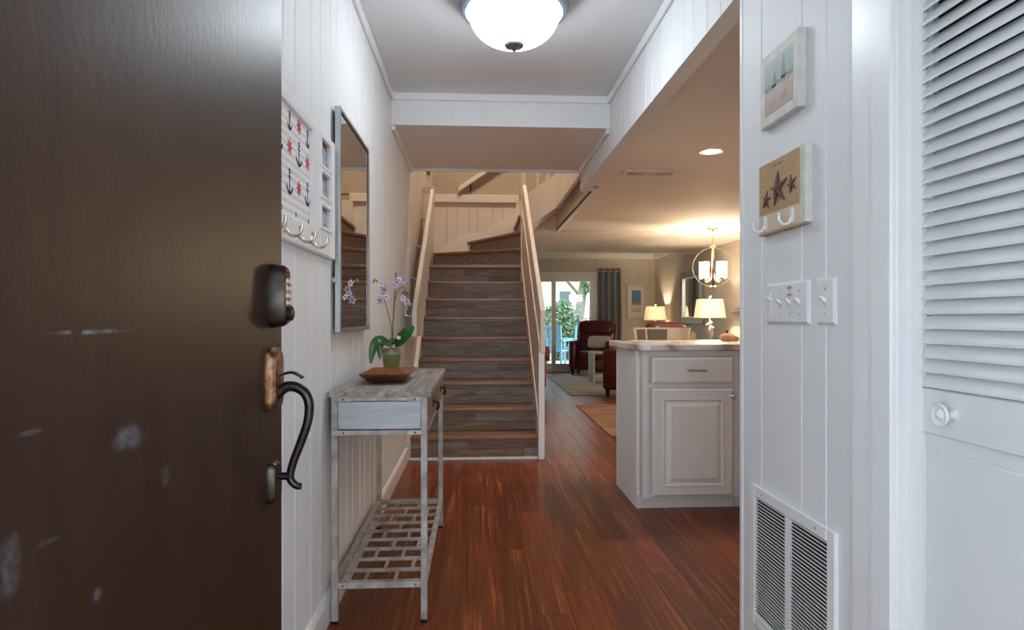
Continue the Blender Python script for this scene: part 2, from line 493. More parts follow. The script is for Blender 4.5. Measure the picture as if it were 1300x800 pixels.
    def cushion(s, c, size, puff=0.25, n=8, mat=None):
        # rounded pillow-like block, c = centre
        t = bmesh.new()
        bmesh.ops.create_cube(t, size=2)
        bmesh.ops.subdivide_edges(t, edges=list(t.edges), cuts=n, use_grid_fill=True)
        for v in t.verts:
            p = v.co
            q = Vector([math.copysign(abs(a) ** 1.0, a) for a in p])
            e = 5.0
            l = (abs(q.x) ** e + abs(q.y) ** e + abs(q.z) ** e) ** (1 / e)
            q = q / max(l, 1e-6)
            mx_ = [abs(x) for x in q]
            bul = 1 + puff * (1 - min(1, max(mx_[0], mx_[1]) if False else 0))
            v.co = Vector((q.x * size[0] / 2, q.y * size[1] / 2, q.z * size[2] / 2))
        mm = Matrix.Translation(c)
        s._merge(t, mm @ mat if mat is not None else mm)
        return s
    def grid_surface(s, rows, thick=0.0):
        # rows: list of list of points -> sheet with thickness along +normal
        t = bmesh.new()
        vs = [[t.verts.new(p) for p in row] for row in rows]
        for i in range(len(vs) - 1):
            for j in range(len(vs[0]) - 1):
                t.faces.new([vs[i][j], vs[i][j + 1], vs[i + 1][j + 1], vs[i + 1][j]])
        bmesh.ops.recalc_face_normals(t, faces=list(t.faces))
        if thick:
            bmesh.ops.solidify(t, geom=list(t.faces), thickness=thick)
        s._merge(t)
        return s
    def mesh(s, name):
        me = bpy.data.meshes.new(name)
        s.bm.to_mesh(me)
        s.bm.free()
        for m in s.mats:
            me.materials.append(m)
        return me

def link(name, me, parent=None, loc=None):
    o = bpy.data.objects.new(name, me)
    COL.objects.link(o)
    if parent is not None:
        o.parent = parent
    if loc is not None:
        o.location = loc
    return o

def tag(o, label=None, cat=None, group=None, kind=None):
    if label: o['label'] = label
    if cat: o['category'] = cat
    if group: o['group'] = group
    if kind: o['kind'] = kind
    return o

def smooth(me, ang=40):
    for p in me.polygons:
        p.use_smooth = True
    try:
        me.set_sharp_from_angle(angle=R(ang))
    except Exception:
        pass

def part(mb, name, mat, parent, sm=0, label=None, kind=None, loc=None):
    if mat is not None and not mb.mats:
        mb.mats.append(mat)
    me = mb.mesh(name)
    if sm:
        smooth(me, sm)
    o = link(name, me, parent, loc)
    return tag(o, label, kind=kind)

def single(mb, name, mat, label, cat, group=None, sm=0, kind=None):
    # a thing that is one mesh: origin moved to the centre of its base
    if mat is not None and not mb.mats:
        mb.mats.append(mat)
    xs = [v.co for v in mb.bm.verts]
    c = Vector(((min(p.x for p in xs) + max(p.x for p in xs)) / 2, (min(p.y for p in xs) + max(p.y for p in xs)) / 2, min(p.z for p in xs)))
    for v in mb.bm.verts:
        v.co -= c
    me = mb.mesh(name)
    if sm:
        smooth(me, sm)
    o = link(name, me, None, c)
    return tag(o, label, cat, group, kind)

def thing(name, label, cat, loc=(0, 0, 0), rz=0.0, group=None, kind=None):
    o = bpy.data.objects.new(name, None)
    o.empty_display_size = 0.1
    COL.objects.link(o)
    o.location = loc
    o.rotation_euler = (0, 0, rz)
    return tag(o, label, cat, group, kind)

def struct(mb, name, mat, label):
    if not mb.mats:
        mb.mats.append(mat)
    o = link(name, mb.mesh(name))
    return tag(o, label, kind='structure')

def copy_tree(o, parent=None, loc=None, label=None):
    c = o.copy()
    COL.objects.link(c)
    if parent is not None:
        c.parent = parent
    if loc is not None:
        c.location = loc
    if label:
        c['label'] = label
    for ch in [x for x in scene.objects if x.parent == o]:
        copy_tree(ch, c)
    return c

def lamp(name, kind, energy, color, loc, parent=None, size=0.05, rot=None):
    d = bpy.data.lights.new(name, kind)
    d.energy = energy
    d.color = color
    if kind == 'POINT':
        d.shadow_soft_size = size
    elif kind == 'SPOT':
        d.shadow_soft_size = size; d.spot_size = R(130); d.spot_blend = 0.7
    elif kind == 'AREA':
        d.shape = 'DISK'; d.size = size
    o = bpy.data.objects.new(name, d)
    COL.objects.link(o)
    if parent is not None:
        o.parent = parent
    o.location = loc
    if rot:
        o.rotation_euler = rot
    return o

# ---------------------------------------------------------------- dimensions
XL, XR = -0.527, 0.826          # hall walls
ZC, ZS, ZB, ZD, ZF = 2.44, 2.245, 2.088, 2.12, 2.44   # hall ceiling, soffit, beam, dropped ceiling, far ceiling
YH, YS = 3.82, 4.92             # header, end of soffit
YW, YB = 12.15, 7.40            # far wall, stair back wall
XK = 3.54                       # living and kitchen outer wall
ZT = 4.75                       # roof
RISE, RUN, Y0 = 0.179, 0.228, 4.62
YN = Y0 + 8 * RUN               # ninth nosing, start of the winders

# ================================================================ STRUCTURE
# ---- floor: sub floor plus planks
sub = MB().box(XL - 0.1, 0.30, -0.12, XK + 0.1, YW + 0.1, -0.013)
floor = struct(sub, 'floor', M['gap'], 'reddish brown plank floor running from hall into living room')
def plank_mesh(w, l):
    mb = MB()
    t = 0.014
    c = 0.0012
    mb.prism([(-w / 2, -t), (w / 2, -t), (w / 2, -c), (w / 2 - c, 0), (-w / 2 + c, 0), (-w / 2, -c)], 'y', -l / 2, l / 2)
    mb.mats.append(M['floor_wood'])
    return mb.mesh('plank')
PW = 0.1265
lens_ = [0.9, 1.2, 1.5]
pm = {l: plank_mesh(PW - 0.0004, l - 0.0012) for l in lens_}
rest = MB(); rest.mats.append(M['floor_wood'])
rng = random.Random(3)
x = -0.039 + PW / 2 - 4 * PW
cut = {}
while x < XK:
    y = 0.32 - rng.random() * 0.9
    while y < YW:
        l = rng.choice(lens_)
        y0, y1 = y, y + l
        y += l
        cy0, cy1 = max(y0, 0.32), min(y1, YW)
        if cy1 - cy0 < 0.05:
            continue
        if x < 0.42 and cy0 > 4.7 and cy1 < 8.0:
            continue
        hidden = (x > 1.25 and cy1 < 3.3) or (x > 2.2 and cy1 < 5.6) or (x > 2.6) or (x < 0.42 and cy0 > 4.6)
        if hidden:
            rest.box(x - PW / 2 + 0.0006, cy0, -0.013, x + PW / 2 - 0.0006, cy1 - 0.001, 0.0)
        else:
            L_ = round(cy1 - cy0, 2)
            if L_ not in pm:
                pm[L_] = plank_mesh(PW - 0.0004, L_ - 0.0012)
            link('plank', pm[L_], floor, (x, (cy0 + cy1) / 2, 0))
    x += PW
part(rest, 'plank', None, floor, kind='stuff')

# ---- walls
GROOVES = [0.16, 0.11, 0.168, 0.12, 0.145, 0.10, 0.175, 0.125]
def boards(parent, axis, pos, a, b, z0, z1, mat, face, start=0, widths=GROOVES, t=0.012, name='wall_board', c=0.003, g=0.0006):
    """vertical boards with chamfered edges on a wall; axis 'x': wall at x = pos, boards run along y"""
    i = start
    p = a
    while p < b - 0.01:
        w = widths[i % len(widths)]
        q = min(p + w, b)
        if b - q < 0.03:
            q = b
        f0, f1 = pos, pos + face * t
        pts = [(f0, p + g), (f1 - face * c, p + g), (f1, p + g + c), (f1, q - g - c), (f1 - face * c, q - g), (f0, q - g)]
        if axis == 'y':
            pts = [(v, u) for u, v in pts]
        mb = MB().prism(pts, 'z', z0, z1)
        part(mb, name, mat, parent)
        p = q
        i += 1

T = 0.012
wl = struct(MB().box(XL - 0.14, 0.30, -0.12, XL - T, YW + 0.1, ZT), 'wall_left', M['white'], 'long white panelled hall wall behind the console table and stairs')
boards(wl, 'x', XL - T, 0.447, YS, 0, ZC, M['white'], 1, 0)
boards(wl, 'x', XL - T, YS, YB, 0, ZT - 0.1, M['cream'], 1, 3)  # same white wall, warm stair light put into the cream board colour

wr = struct(MB().box(XR + T, 1.22, 0, XR + 0.10, 1.895, ZC), 'wall_right', M['white'], 'white panelled wall end holding the switches and the return grille')
for (a, b_) in [(1.29, 1.422), (1.422, 1.532), (1.532, 1.755), (1.755, 1.895)]:
    boards(wr, 'x', XR + T, a, b_, 0, ZC, M['white'], -1, 0, [1.0])
# corner strip of the wall end
part(MB().box(XR - 0.003, 1.880, 0, XR + 0.104, 1.902, ZC, 0.003), 'corner_strip', M['white_trim'], wr)
# wall above and beside the closet, closet box
part(MB().box(XR, 0.447, 2.02, XR + 0.10, 1.22, ZC), 'closet_header', M['white'], wr)
part(MB().box(XR, 0.447, 0, XR + 0.10, 0.50, 2.02), 'closet_side', M['white'], wr)

wf = struct(MB().box(XL - 0.14, 0.30, 2.06, XK + 0.1, 0.447, ZT), 'wall_front', M['white'], 'white front wall around the open entry doorway')
part(MB().box(XL - 0.14, 0.30, 0, -0.478, 0.447, 2.06), 'door_jamb', M['white_trim'], wf)
part(MB().box(0.60, 0.30, 0, XK + 0.1, 0.447, 2.06), 'wall_section', M['white'], wf)

wk = struct(MB().box(XK, 0.447, -0.12, XK + 0.14, YW + 0.1, ZT), 'wall_living', M['beige'], 'beige living room wall carrying the framed mirror')
wc = struct(MB().box(XR + 0.10, 1.75, 0, XK, 1.85, ZC), 'wall_kitchen', M['cream'], 'cream kitchen wall behind the closet')

DX0, DX1, DZ = 0.62, 2.36, 1.945
far = MB()
far.box(XL - 0.14, YW, -0.12, DX0, YW + 0.12, ZT)
far.box(DX1, YW, -0.12, XK + 0.1, YW + 0.12, ZT)
far.box(DX0, YW, DZ, DX1, YW + 0.12, ZT)
far.box(DX0, YW, -0.12, DX1, YW + 0.12, 0.0)
wfar = struct(far, 'wall_far', M['beige'], 'beige panelled far wall around the sliding patio door')
boards(wfar, 'y', YW, DX1 + 0.001, XK, 0, ZF, M['beige'], -1, 1, [0.2, 0.14, 0.18], t=0.008)
boards(wfar, 'y', YW, DX0, DX1, DZ + 0.012, ZF, M['beige'], -1, 1, [0.2, 0.14, 0.18], t=0.008)
boards(wfar, 'y', YW, XL, DX0, 0, ZF, M['beige'], -1, 1, [0.2, 0.14, 0.18], t=0.008)

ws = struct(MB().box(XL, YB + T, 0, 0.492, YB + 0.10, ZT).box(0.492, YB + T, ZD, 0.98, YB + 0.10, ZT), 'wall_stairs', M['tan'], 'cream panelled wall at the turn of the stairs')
boards(ws, 'y', YB + T, XL, 0.492, 0, 2.45, M['cream'], -1, 2, t=T)
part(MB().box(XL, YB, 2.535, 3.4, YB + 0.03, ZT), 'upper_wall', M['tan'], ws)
part(MB().box(XL, YB - 0.035, 2.435, 0.50, YB + 0.02, 2.53, 0.004), 'trim_band', M['rail'], ws)
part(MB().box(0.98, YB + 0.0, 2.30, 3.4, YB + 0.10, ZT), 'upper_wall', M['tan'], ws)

# ---- ceilings
struct(MB().box(XL - 0.02, 0.40, ZC, XR + 0.10, YH + 0.06, ZC + 0.10), 'ceiling', M['ceiling'], 'grey white hall ceiling holding the round flush lamp')
so = struct(MB().box(XL - 0.01, YH + 0.02, ZS, XR + 0.02, YS, ZC + 0.3), 'ceiling_soffit', M['warm_ceiling'], 'lowered soffit ceiling before the stairwell')
boards(so, 'y', YH + 0.02, XL, XR, ZS, ZC, M['white'], -1, 1, [0.17, 0.21, 0.16, 0.14], t=0.02, c=0.0012, g=0.0001)
dc = MB()
dc.box(XR + 0.06, 1.85, ZD, XK + 0.01, YS, ZD + 0.30)
dc.box(0.955, YS, ZD, XK + 0.01, YB + 0.02, ZD + 0.30)
dc.box(XL - 0.01, YB + 0.09, ZD, XK + 0.01, 9.92, ZD + 0.30)
struct(dc, 'ceiling_living', M['warm_ceiling'], 'cream lowered ceiling over kitchen and living room')
struct(MB().box(XL - 0.01, 9.92, ZF, XK + 0.01, YW + 0.05, ZF + 0.2), 'ceiling_far', M['ceiling'], 'white ceiling strip by the patio door')
struct(MB().box(XL - 0.3, 0.2, ZT, XK + 0.3, YW + 0.3, ZT + 0.15), 'ceiling_upper', M['ceiling'], 'white upper floor ceiling above the stairwell')
struct(MB().box(XL, 9.90, ZD - 0.012, XK, 9.945, ZF, 0.003), 'trim_19', M['white_trim'], 'thin white moulding across the living room ceiling')

# beam over the kitchen opening
beam = struct(MB().box(XR + T, 1.895, ZB, XR + 0.078, YS, ZC + 0.02), 'beam', M['white'], 'white panelled beam above the opening to the kitchen')
boards(beam, 'x', XR + T, 1.895, YS, ZB, ZC, M['white'], -1, 2)
part(MB().box(XR + 0.005, YS - 0.004, ZB - 0.004, XR + 0.11, YS + 0.02, ZD + 0.05), 'end_cap', M['white_trim'], beam)

# crown and small trims
n_tr = [0]
def trim(x0, y0, z0, x1, y1, z1, label, mat='white_trim', bev=0.004):
    n_tr[0] += 1
    return struct(MB().box(x0, y0, z0, x1, y1, z1, bev), 'trim_%d' % n_tr[0], M[mat], label)
trim(XL, 0.45, ZC - 0.045, XL + 0.018, YH, ZC, 'white crown strip along the left hall wall')
trim(XR - 0.018, 0.45, ZC - 0.045, XR, YH, ZC, 'white crown strip along the kitchen beam')
trim(XL, YH - 0.018, ZC - 0.045, XR, YH, ZC, 'white crown strip across the header board')
trim(XL, YH + 0.01, ZS - 0.03, XL + 0.022, YS, ZS, 'white strip under the soffit along the left wall')
trim(XR - 0.022, YH + 0.01, ZS - 0.03, XR, YS, ZS, 'white strip under the soffit along the beam')
trim(XL, YS - 0.004, ZS - 0.022, XR, YS + 0.016, ZS + 0.05, 'white strip at the stair end of the soffit')
trim(XL, YW - 0.05, 2.235, XK, YW, ZF, 'deep white crown board on the far wall', 'white_trim')
trim(XK - 0.05, 9.95, 2.235, XK, YW - 0.05, ZF, 'deep white crown board on the beige living room wall', 'white_trim')
def base(name, y0, y1, label):
    mb = MB().prism([(XL, 0), (XL + 0.015, 0), (XL + 0.015, 0.085), (XL + 0.008, 0.10), (XL, 0.104)], 'y', y0, y1)
    struct(mb, name, M['white_trim'], label)
base('baseboard_left', 0.447, Y0 + 0.01, 'white baseboard along the left hall wall')
struct(MB().box(XK - 0.015, 1.85, 0, XK, YW, 0.10, 0.003), 'baseboard_living', M['white_trim'], 'white baseboard along the beige living room wall')
struct(MB().box(DX1 + 0.03, YW - 0.022, 0, XK - 0.015, YW - 0.008, 0.10, 0.003), 'baseboard_far', M['white_trim'], 'white baseboard under the framed print')

# ================================================================ STAIRS
st = thing('staircase', 'wooden staircase with plank clad risers turning right at the top', 'stairs', (0, Y0, 0))
SX0, SX1 = -0.497, 0.46
def Lp(x, y, z):
    return (x, y - Y0, z)
rng = random.Random(11)
def riser_planks(parent, x0, x1, z0, z1, y):
    rows = 2 if z1 - z0 > 0.1 else 1
    zs = [z0, z0 + (z1 - z0) * rng.uniform(0.45, 0.58), z1]
    for r in range(2):
        p = x0
        while p < x1 - 0.02:
            w = rng.uniform(0.22, 0.62)
            q = min(p + w, x1)
            if x1 - q < 0.1:
                q = x1
            d = rng.uniform(0, 0.003)
            mb = MB().box(p + 0.0008, y - 0.008 - d, zs[r] + 0.0008, q - 0.0008, y, zs[r + 1] - 0.0008, 0.001)
            # origin at the plank so that the grain differs
            c = Vector(((p + q) / 2, y, zs[r]))
            for v in mb.bm.verts:
                v.co -= c
            part(mb, 'riser_plank', M['riser'], parent, loc=c)
            p = q
for k in range(1, 10):
    yr = (k - 1) * RUN + 0.03
    z0, z1 = (k - 1) * RISE, k * RISE
    rs = part(MB().box(SX0, yr, z0, SX1, yr + 0.02, z1 - 0.03), 'riser', M['riser'], st)
    riser_planks(rs, SX0, SX1, z0 + (0.018 if k == 1 else 0.0), z1 - 0.032, yr)
    if k < 9:
        t = MB().box(SX0, (k - 1) * RUN, z1 - 0.032, SX1, k * RUN + 0.04, z1, 0.008, 2)
        tr = part(t, 'tread', M['tread'], st)
        part(MB().box(SX0, yr - 0.014, z1 - 0.046, SX1, yr + 0.002, z1 - 0.031, 0.003), 'cove_strip', M['tread'], tr)
part(MB().box(SX0 - 0.01, 0.012, 0.0, SX1 + 0.04, 0.03, 0.019, 0.002), 'base_strip', M['white_trim'], st)
# winders around the newel
PX, PY = 0.46, YN
def winder(poly, z):
    pl = [Lp(px, py, 0)[:2] for px, py in poly]
    part(MB().prism(pl, 'z', z - 0.032, z, 0.005), 'tread', M['tread'], st)
t30, t60 = math.tan(R(30)), math.tan(R(60))
yA = PY + (PX - SX0) * t30
xB = PX - (YB - PY) / t60
winder([(SX0, PY - 0.03), (PX + 0.0, PY - 0.03), (PX, PY + 0.05), (SX0, yA + 0.05)], 9 * RISE)
winder([(SX0, yA - 0.035), (PX, PY - 0.035), (PX, PY + 0.05), (xB + 0.06, YB - 0.004), (SX0, YB - 0.004)], 10 * RISE)
winder([(xB - 0.035, YB - 0.004), (PX - 0.03, PY - 0.01), (PX + 0.04, PY), (PX + 0.04, YB - 0.004)], 11 * RISE)
def slanted_riser(a, b, z0, z1):
    a = Vector(Lp(a[0], a[1], 0)); b = Vector(Lp(b[0], b[1], 0))
    d = (b - a).normalized()
    nrm = Vector((d.y, -d.x, 0)) * 0.02
    pts = [(a.x, a.y), (b.x, b.y), (b.x - nrm.x, b.y - nrm.y), (a.x - nrm.x, a.y - nrm.y)]
    part(MB().prism(pts, 'z', z0, z1), 'riser', M['riser'], st)
slanted_riser((SX0, yA), (PX, PY + 0.005), 9 * RISE, 10 * RISE - 0.03)
slanted_riser((xB, YB - 0.005), (PX, PY + 0.005), 10 * RISE, 11 * RISE - 0.03)
# upper flight to the right
for j in range(5):
    z = (12 + j) * RISE
    xx = PX + j * RUN
    part(MB().box(xx + 0.0, PY - Y0 + 0.05, z - RISE, xx + 0.02, YB - Y0 - 0.005, z - 0.03), 'riser', M['riser'], st)
    part(MB().box(xx - 0.03, PY - Y0 + 0.05, z - 0.032, xx + RUN + 0.02, YB - Y0 - 0.005, z, 0.006), 'tread', M['tread'], st)
# white stringer of the upper flight, its soffit, lower closing board
sl = RISE / RUN * 0.9
def zst(x):
    return 2.05 + sl * (x - 0.585)
part(MB().prism([(0.51, zst(0.51)), (0.83, zst(0.83)), (1.75, zst(1.75)), (1.75, zst(1.75) + 0.34), (0.51, zst(0.51) + 0.36)], 'y', PY - Y0, PY - Y0 + 0.035), 'stringer', M['rail'], st)
part(MB().prism([(0.47, zst(0.47)), (1.75, zst(1.75)), (1.75, zst(1.75) + 0.02), (0.47, zst(0.47) + 0.02)], 'y', PY - Y0 + 0.035, YB - Y0), 'soffit_board', M['rail'], st)
# newel, balusters
part(MB().box(0.452, PY - Y0 - 0.035, 8.0 * RISE, 0.502, PY - Y0 + 0.02, 3.6, 0.003), 'newel_post', M['rail'], st)
for j in range(5):
    bx_ = 0.62 + j * 0.105
    part(MB().box(bx_, PY - Y0 + 0.005, zst(bx_) + 0.33, bx_ + 0.022, PY - Y0 + 0.027, zst(bx_) + 1.25), 'baluster', M['rail'], st)
part(MB().prism([(0.50, zst(0.50) + 1.24), (1.75, zst(1.75) + 1.24), (1.75, zst(1.75) + 1.31), (0.50, zst(0.50) + 1.31)], 'y', PY - Y0 - 0.01, PY - Y0 + 0.045), 'upper_rail', M['rail'], st)
# half wall on the right with deep sloped rail board
SLP = RISE / RUN
def zr(y):            # top of the right rail board
    return 1.13 + 0.735 * y
yE = PY - Y0 - 0.03
hw = [(0.008, 0), (yE, 0), (yE, zr(yE) - 0.27), (0.008, zr(0.008) - 0.27)]
part(MB().prism(hw, 'x', 0.463, 0.492), 'half_wall', M['rail'], st)
part(MB().box(0.463, YN - Y0, 0, 0.492, YB - Y0, 11 * RISE), 'half_wall', M['rail'], st)
part(MB().prism([(-0.02, zr(-0.02) - 0.315), (yE, zr(yE) - 0.32), (yE, zr(yE)), (-0.02, zr(-0.02))], 'x', 0.470, 0.508, 0.004), 'rail_board', M['rail'], st)
part(MB().box(0.458, -0.012, 0.0, 0.503, 0.012, 0.80, 0.002), 'end_post', M['white_trim'], st)
# wall skirts beside the steps
sk = [(0.03, 0.0), (0.03, 0.26), (yE + 0.05, zr(yE) - 0.83), (yE + 0.05, zr(yE) - 1.2), (0.3, 0.0)]
part(MB().prism(sk, 'x', XL, SX0 + 0.002), 'skirt_board', M['rail'], st)
skp = [(0.012, 0.0), (0.012, 0.30), (yE, zr(yE) - 0.80), (yE, zr(yE) - 1.1), (0.3, 0.0)]
part(MB().prism(skp, 'x', SX1 - 0.004, 0.464), 'skirt_board', M['rail'], st)
# skirt on the back wall of the winders
part(MB().prism([(SX0, 10 * RISE), (0.02, 10 * RISE), (0.5, 11.4 * RISE), (0.5, 13.2 * RISE), (0.05, 11.6 * RISE), (-0.2, 11.5 * RISE), (SX0, 10.2 * RISE)], 'y', YB - Y0 - 0.014, YB - Y0 - 0.001), 'skirt_board', M['rail'], st)

# stairwell side panels (part of the building)
sp = struct(MB().box(XR, YS, 2.215, XR + 0.024, PY, 3.3), 'wall_stairwell', M['rail'], 'cream panelled side of the stairwell above the living room')
boards(sp, 'x', XR, YS + 0.001, PY, 2.215, 3.3, M['rail'], -1, 1, t=0.008)
lp_ = part(MB().box(0.940, YS, ZD - 0.02, 0.954, YB, 2.75), 'lower_panel', M['rail'], sp)
part(MB().box(0.94, YS, ZD - 0.03, 0.985, YB, ZD + 0.004, 0.003), 'edge_strip', M['white_trim'], sp)
part(MB().box(XR + 0.02, YS, 2.6, 0.96, PY, 2.65), 'light_leak_board', M['rail'], sp)  # unseen board added to stop light leaking down between the panels
part(MB().box(0.46, YB - 0.03, ZD - 0.02, 0.96, YB - 0.005, 2.45), 'closing_board', M['rail'], sp)
part(MB().box(0.68, YB - 0.045, ZD - 0.03, 0.97, YB - 0.02, ZD + 0.004, 0.003), 'edge_strip', M['white_trim'], sp)

# left rail on wall brackets
lr = thing('handrail', 'cream board handrail on silver brackets along the left stair wall', 'handrail', (-0.44, Y0, 0.9))
ya, yb_ = -0.32, 1.43
def zl(y):
    return 0.70 + 0.70 * (y - 0.38)
part(MB().prism([(ya, 0.03), (0.0, 0.03), (yb_, zl(yb_) - 0.40), (yb_, zl(yb_)), (ya, zl(ya))], 'x', -0.012, 0.022, 0.004), 'rail_board', M['rail'], lr)
part(MB().box(-0.086, yb_ - 0.035, zl(yb_) - 0.06, 0.022, yb_, zl(yb_) + 0.0, 0.003), 'rail_return', M['rail'], lr)
for i in range(4):
    yy = -0.12 + i * 0.43
    zz = zl(yy) - 0.17
    mb = MB().lathe([(0, 0), (0.022, 0), (0.022, 0.006), (0, 0.008)], 12, (-0.086, yy, zz), Matrix.Rotation(R(90), 4, 'Y'))
    mb.tube([(-0.084, yy, zz), (-0.045, yy, zz - 0.012), (-0.012, yy, zz + 0.01)], 0.008, 8)
    part(mb, 'bracket', M['silver'], lr, 40)
# upper rail on the back wall
ur = thing('handrail', 'cream handrail sloping up the wall above the stair turn', 'handrail', (-0.2, YB, 2.55))
part(MB().prism([(-0.02, 0.0), (0.9, 0.63), (0.9, 0.70), (-0.02, 0.065)], 'y', -0.085, -0.04, 0.006), 'rail_board', M['rail'], ur)
for xx in (0.12, 0.62):
    z = 0.0 + 0.685 * xx
    part(MB().tube([(xx, 0, z - 0.05), (xx, -0.05, z - 0.05), (xx, -0.062, z + 0.01)], 0.009, 8), 'bracket', M['bronze'], ur, 40)
# small dark framed piece upstairs on the left wall
pf = thing('picture_frame', 'dark framed picture hung high on the upper stair wall', 'picture', (XL, 6.55, 2.60))
part(MB().box(0, -0.16, 0, 0.022, -0.12, 0.6, 0.003).box(0, 0.12, 0, 0.022, 0.16, 0.6, 0.003).box(0, -0.12, 0, 0.022, 0.12, 0.04, 0.003).box(0, -0.12, 0.56, 0.022, 0.12, 0.6, 0.003), 'frame', M['dark_wood'], pf)
part(MB().box(0, -0.12, 0.04, 0.008, 0.12, 0.56), 'print', M['frame_silver'], pf)

# ================================================================ ENTRY DOOR
TH = R(-3)
ed = thing('door_1', 'dark brown entry door standing open against the left wall', 'door', (-0.468, 0.447, 0.012), 0, kind='structure')
ed.rotation_euler = (0, 0, TH)          # local +y runs from hinge to free edge, +x is the outer face
DW = 0.911
part(MB().box(-0.042, 0, 0, 0, DW, 2.02, 0.002), 'door_leaf', M['door_brown'], ed)
DZ0 = 0.012
# keypad lock
kp = (0, DW - 0.060, 1.106 - DZ0)
def oval(w, h, n=20, p=2.6, top=1.0):
    pts = []
    for i in range(n):
        a = 2 * math.pi * i / n
        cx, sx_ = math.cos(a), math.sin(a)
        k = (1 - (1 - top) * max(0, sx_))
        pts.append((math.copysign(abs(cx) ** (2 / p), cx) * w * k, math.copysign(abs(sx_) ** (2 / p), sx_) * h))
    return pts
def stack(mb, layers, cy, cz):
    t = bmesh.new()
    rings = []
    for (pts, x) in layers:
        rings.append([t.verts.new((x, cy + a, cz + b_)) for a, b_ in pts])
    for A, B in zip(rings, rings[1:]):
        n = len(A)
        for k in range(n):
            t.faces.new([A[k], A[(k + 1) % n], B[(k + 1) % n], B[k]])
    t.faces.new(rings[-1]); t.faces.new(list(reversed(rings[0])))
    bmesh.ops.recalc_face_normals(t, faces=list(t.faces))
    mb._merge(t)
    return mb
mb = stack(MB(), [(oval(0.025, 0.066, top=0.8), 0), (oval(0.025, 0.066, top=0.8), 0.010), (oval(0.024, 0.064, top=0.78), 0.014), (oval(0.0235, 0.063, top=0.78), 0.026), (oval(0.020, 0.058, top=0.75), 0.034)], kp[1], kp[2])
kb = part(mb, 'keypad_lock', M['bronze'], ed, 50, 'dark bronze keypad lock')
mb = stack(MB(), [(oval(0.0185, 0.056, top=0.75), 0.033), (oval(0.0185, 0.056, top=0.75), 0.0355)], kp[1], kp[2])
part(mb, 'keypad_face', M['worn_bronze'], kb, 40)
for rr_ in range(4):
    for cc in range(2):
        mb = MB().ball((0.036, kp[1] - 0.0075 + cc * 0.015, kp[2] + 0.030 - rr_ * 0.015), 0.0052, (0.5, 1, 1), 10)
        part(mb, 'key_button', M['key'], kb, 60)
part(MB().ball((0.036, kp[1], kp[2] + 0.045), 0.007, (0.4, 1, 1), 10), 'top_button', M['worn_bronze'], kb, 60)
part(MB().lathe([(0, 0), (0.016, 0), (0.016, 0.007), (0.012, 0.010), (0, 0.010)], 18, (0.035, kp[1], kp[2] - 0.036), Matrix.Rotation(R(90), 4, 'Y')), 'key_cylinder', M['bronze'], kb, 40)
# handle set
hy = DW - 0.062
hs_ = part(stack(MB(), [(oval(0.030, 0.066, 16, 5), 0), (oval(0.030, 0.066, 16, 5), 0.009), (oval(0.025, 0.060, 16, 5), 0.015), (oval(0.022, 0.054, 16, 5), 0.019)], hy, 0.935 - DZ0), 'handle_plate', M['worn_bronze'], ed, 40)
part(stack(MB(), [(oval(0.024, 0.042, 16, 5), 0), (oval(0.024, 0.042, 16, 5), 0.009), (oval(0.019, 0.037, 16, 5), 0.016)], hy, 0.724 - DZ0), 'handle_plate', M['bronze'], ed, 40)
gz = lambda z: 0.919 + (z - 0.911) * 0.94 - DZ0
grip = [(0.012, hy, gz(0.893)), (0.030, hy, gz(0.910)), (0.050, hy, gz(0.911)), (0.070, hy, gz(0.898)), (0.079, hy, gz(0.872)), (0.076, hy, gz(0.835)), (0.062, hy, gz(0.790)), (0.046, hy, gz(0.745)), (0.040, hy, gz(0.712)), (0.052, hy, gz(0.696)), (0.062, hy, gz(0.694))]
def smooth_path(pts, k=4):
    P = [Vector(p) for p in pts]
    out = []
    for i in range(len(P) - 1):
        p0, p1, p2, p3 = P[max(i - 1, 0)], P[i], P[i + 1], P[min(i + 2, len(P) - 1)]
        for j in range(k):
            t = j / k
            out.append(0.5 * ((2 * p1) + (-p0 + p2) * t + (2 * p0 - 5 * p1 + 4 * p2 - p3) * t * t + (-p0 + 3 * p1 - 3 * p2 + p3) * t ** 3))
    out.append(P[-1])
    return out
gp = smooth_path(grip)
nn_ = len(gp)
gr = [0.0115 - 0.0045 * (i / nn_) for i in range(nn_)]
part(MB().tube(gp, gr, 12), 'grip_handle', M['bronze'], ed, 60, 'curved dark grip handle')
part(MB().tube([(0.010, hy, gz(0.716)), (0.040, hy, gz(0.716))], 0.008, 10), 'grip_mount', M['bronze'], ed, 60)
tl = smooth_path([(0.010, hy, gz(0.930)), (0.030, hy, gz(0.940)), (0.046, hy, gz(0.942)), (0.062, hy, gz(0.934)), (0.066, hy, gz(0.930))])
part(MB().tube(tl, [0.004] * 4 + [0.007] * (len(tl) - 4), 10, flatten=(1.3, 0.45)), 'thumb_latch', M['bronze'], ed, 60)

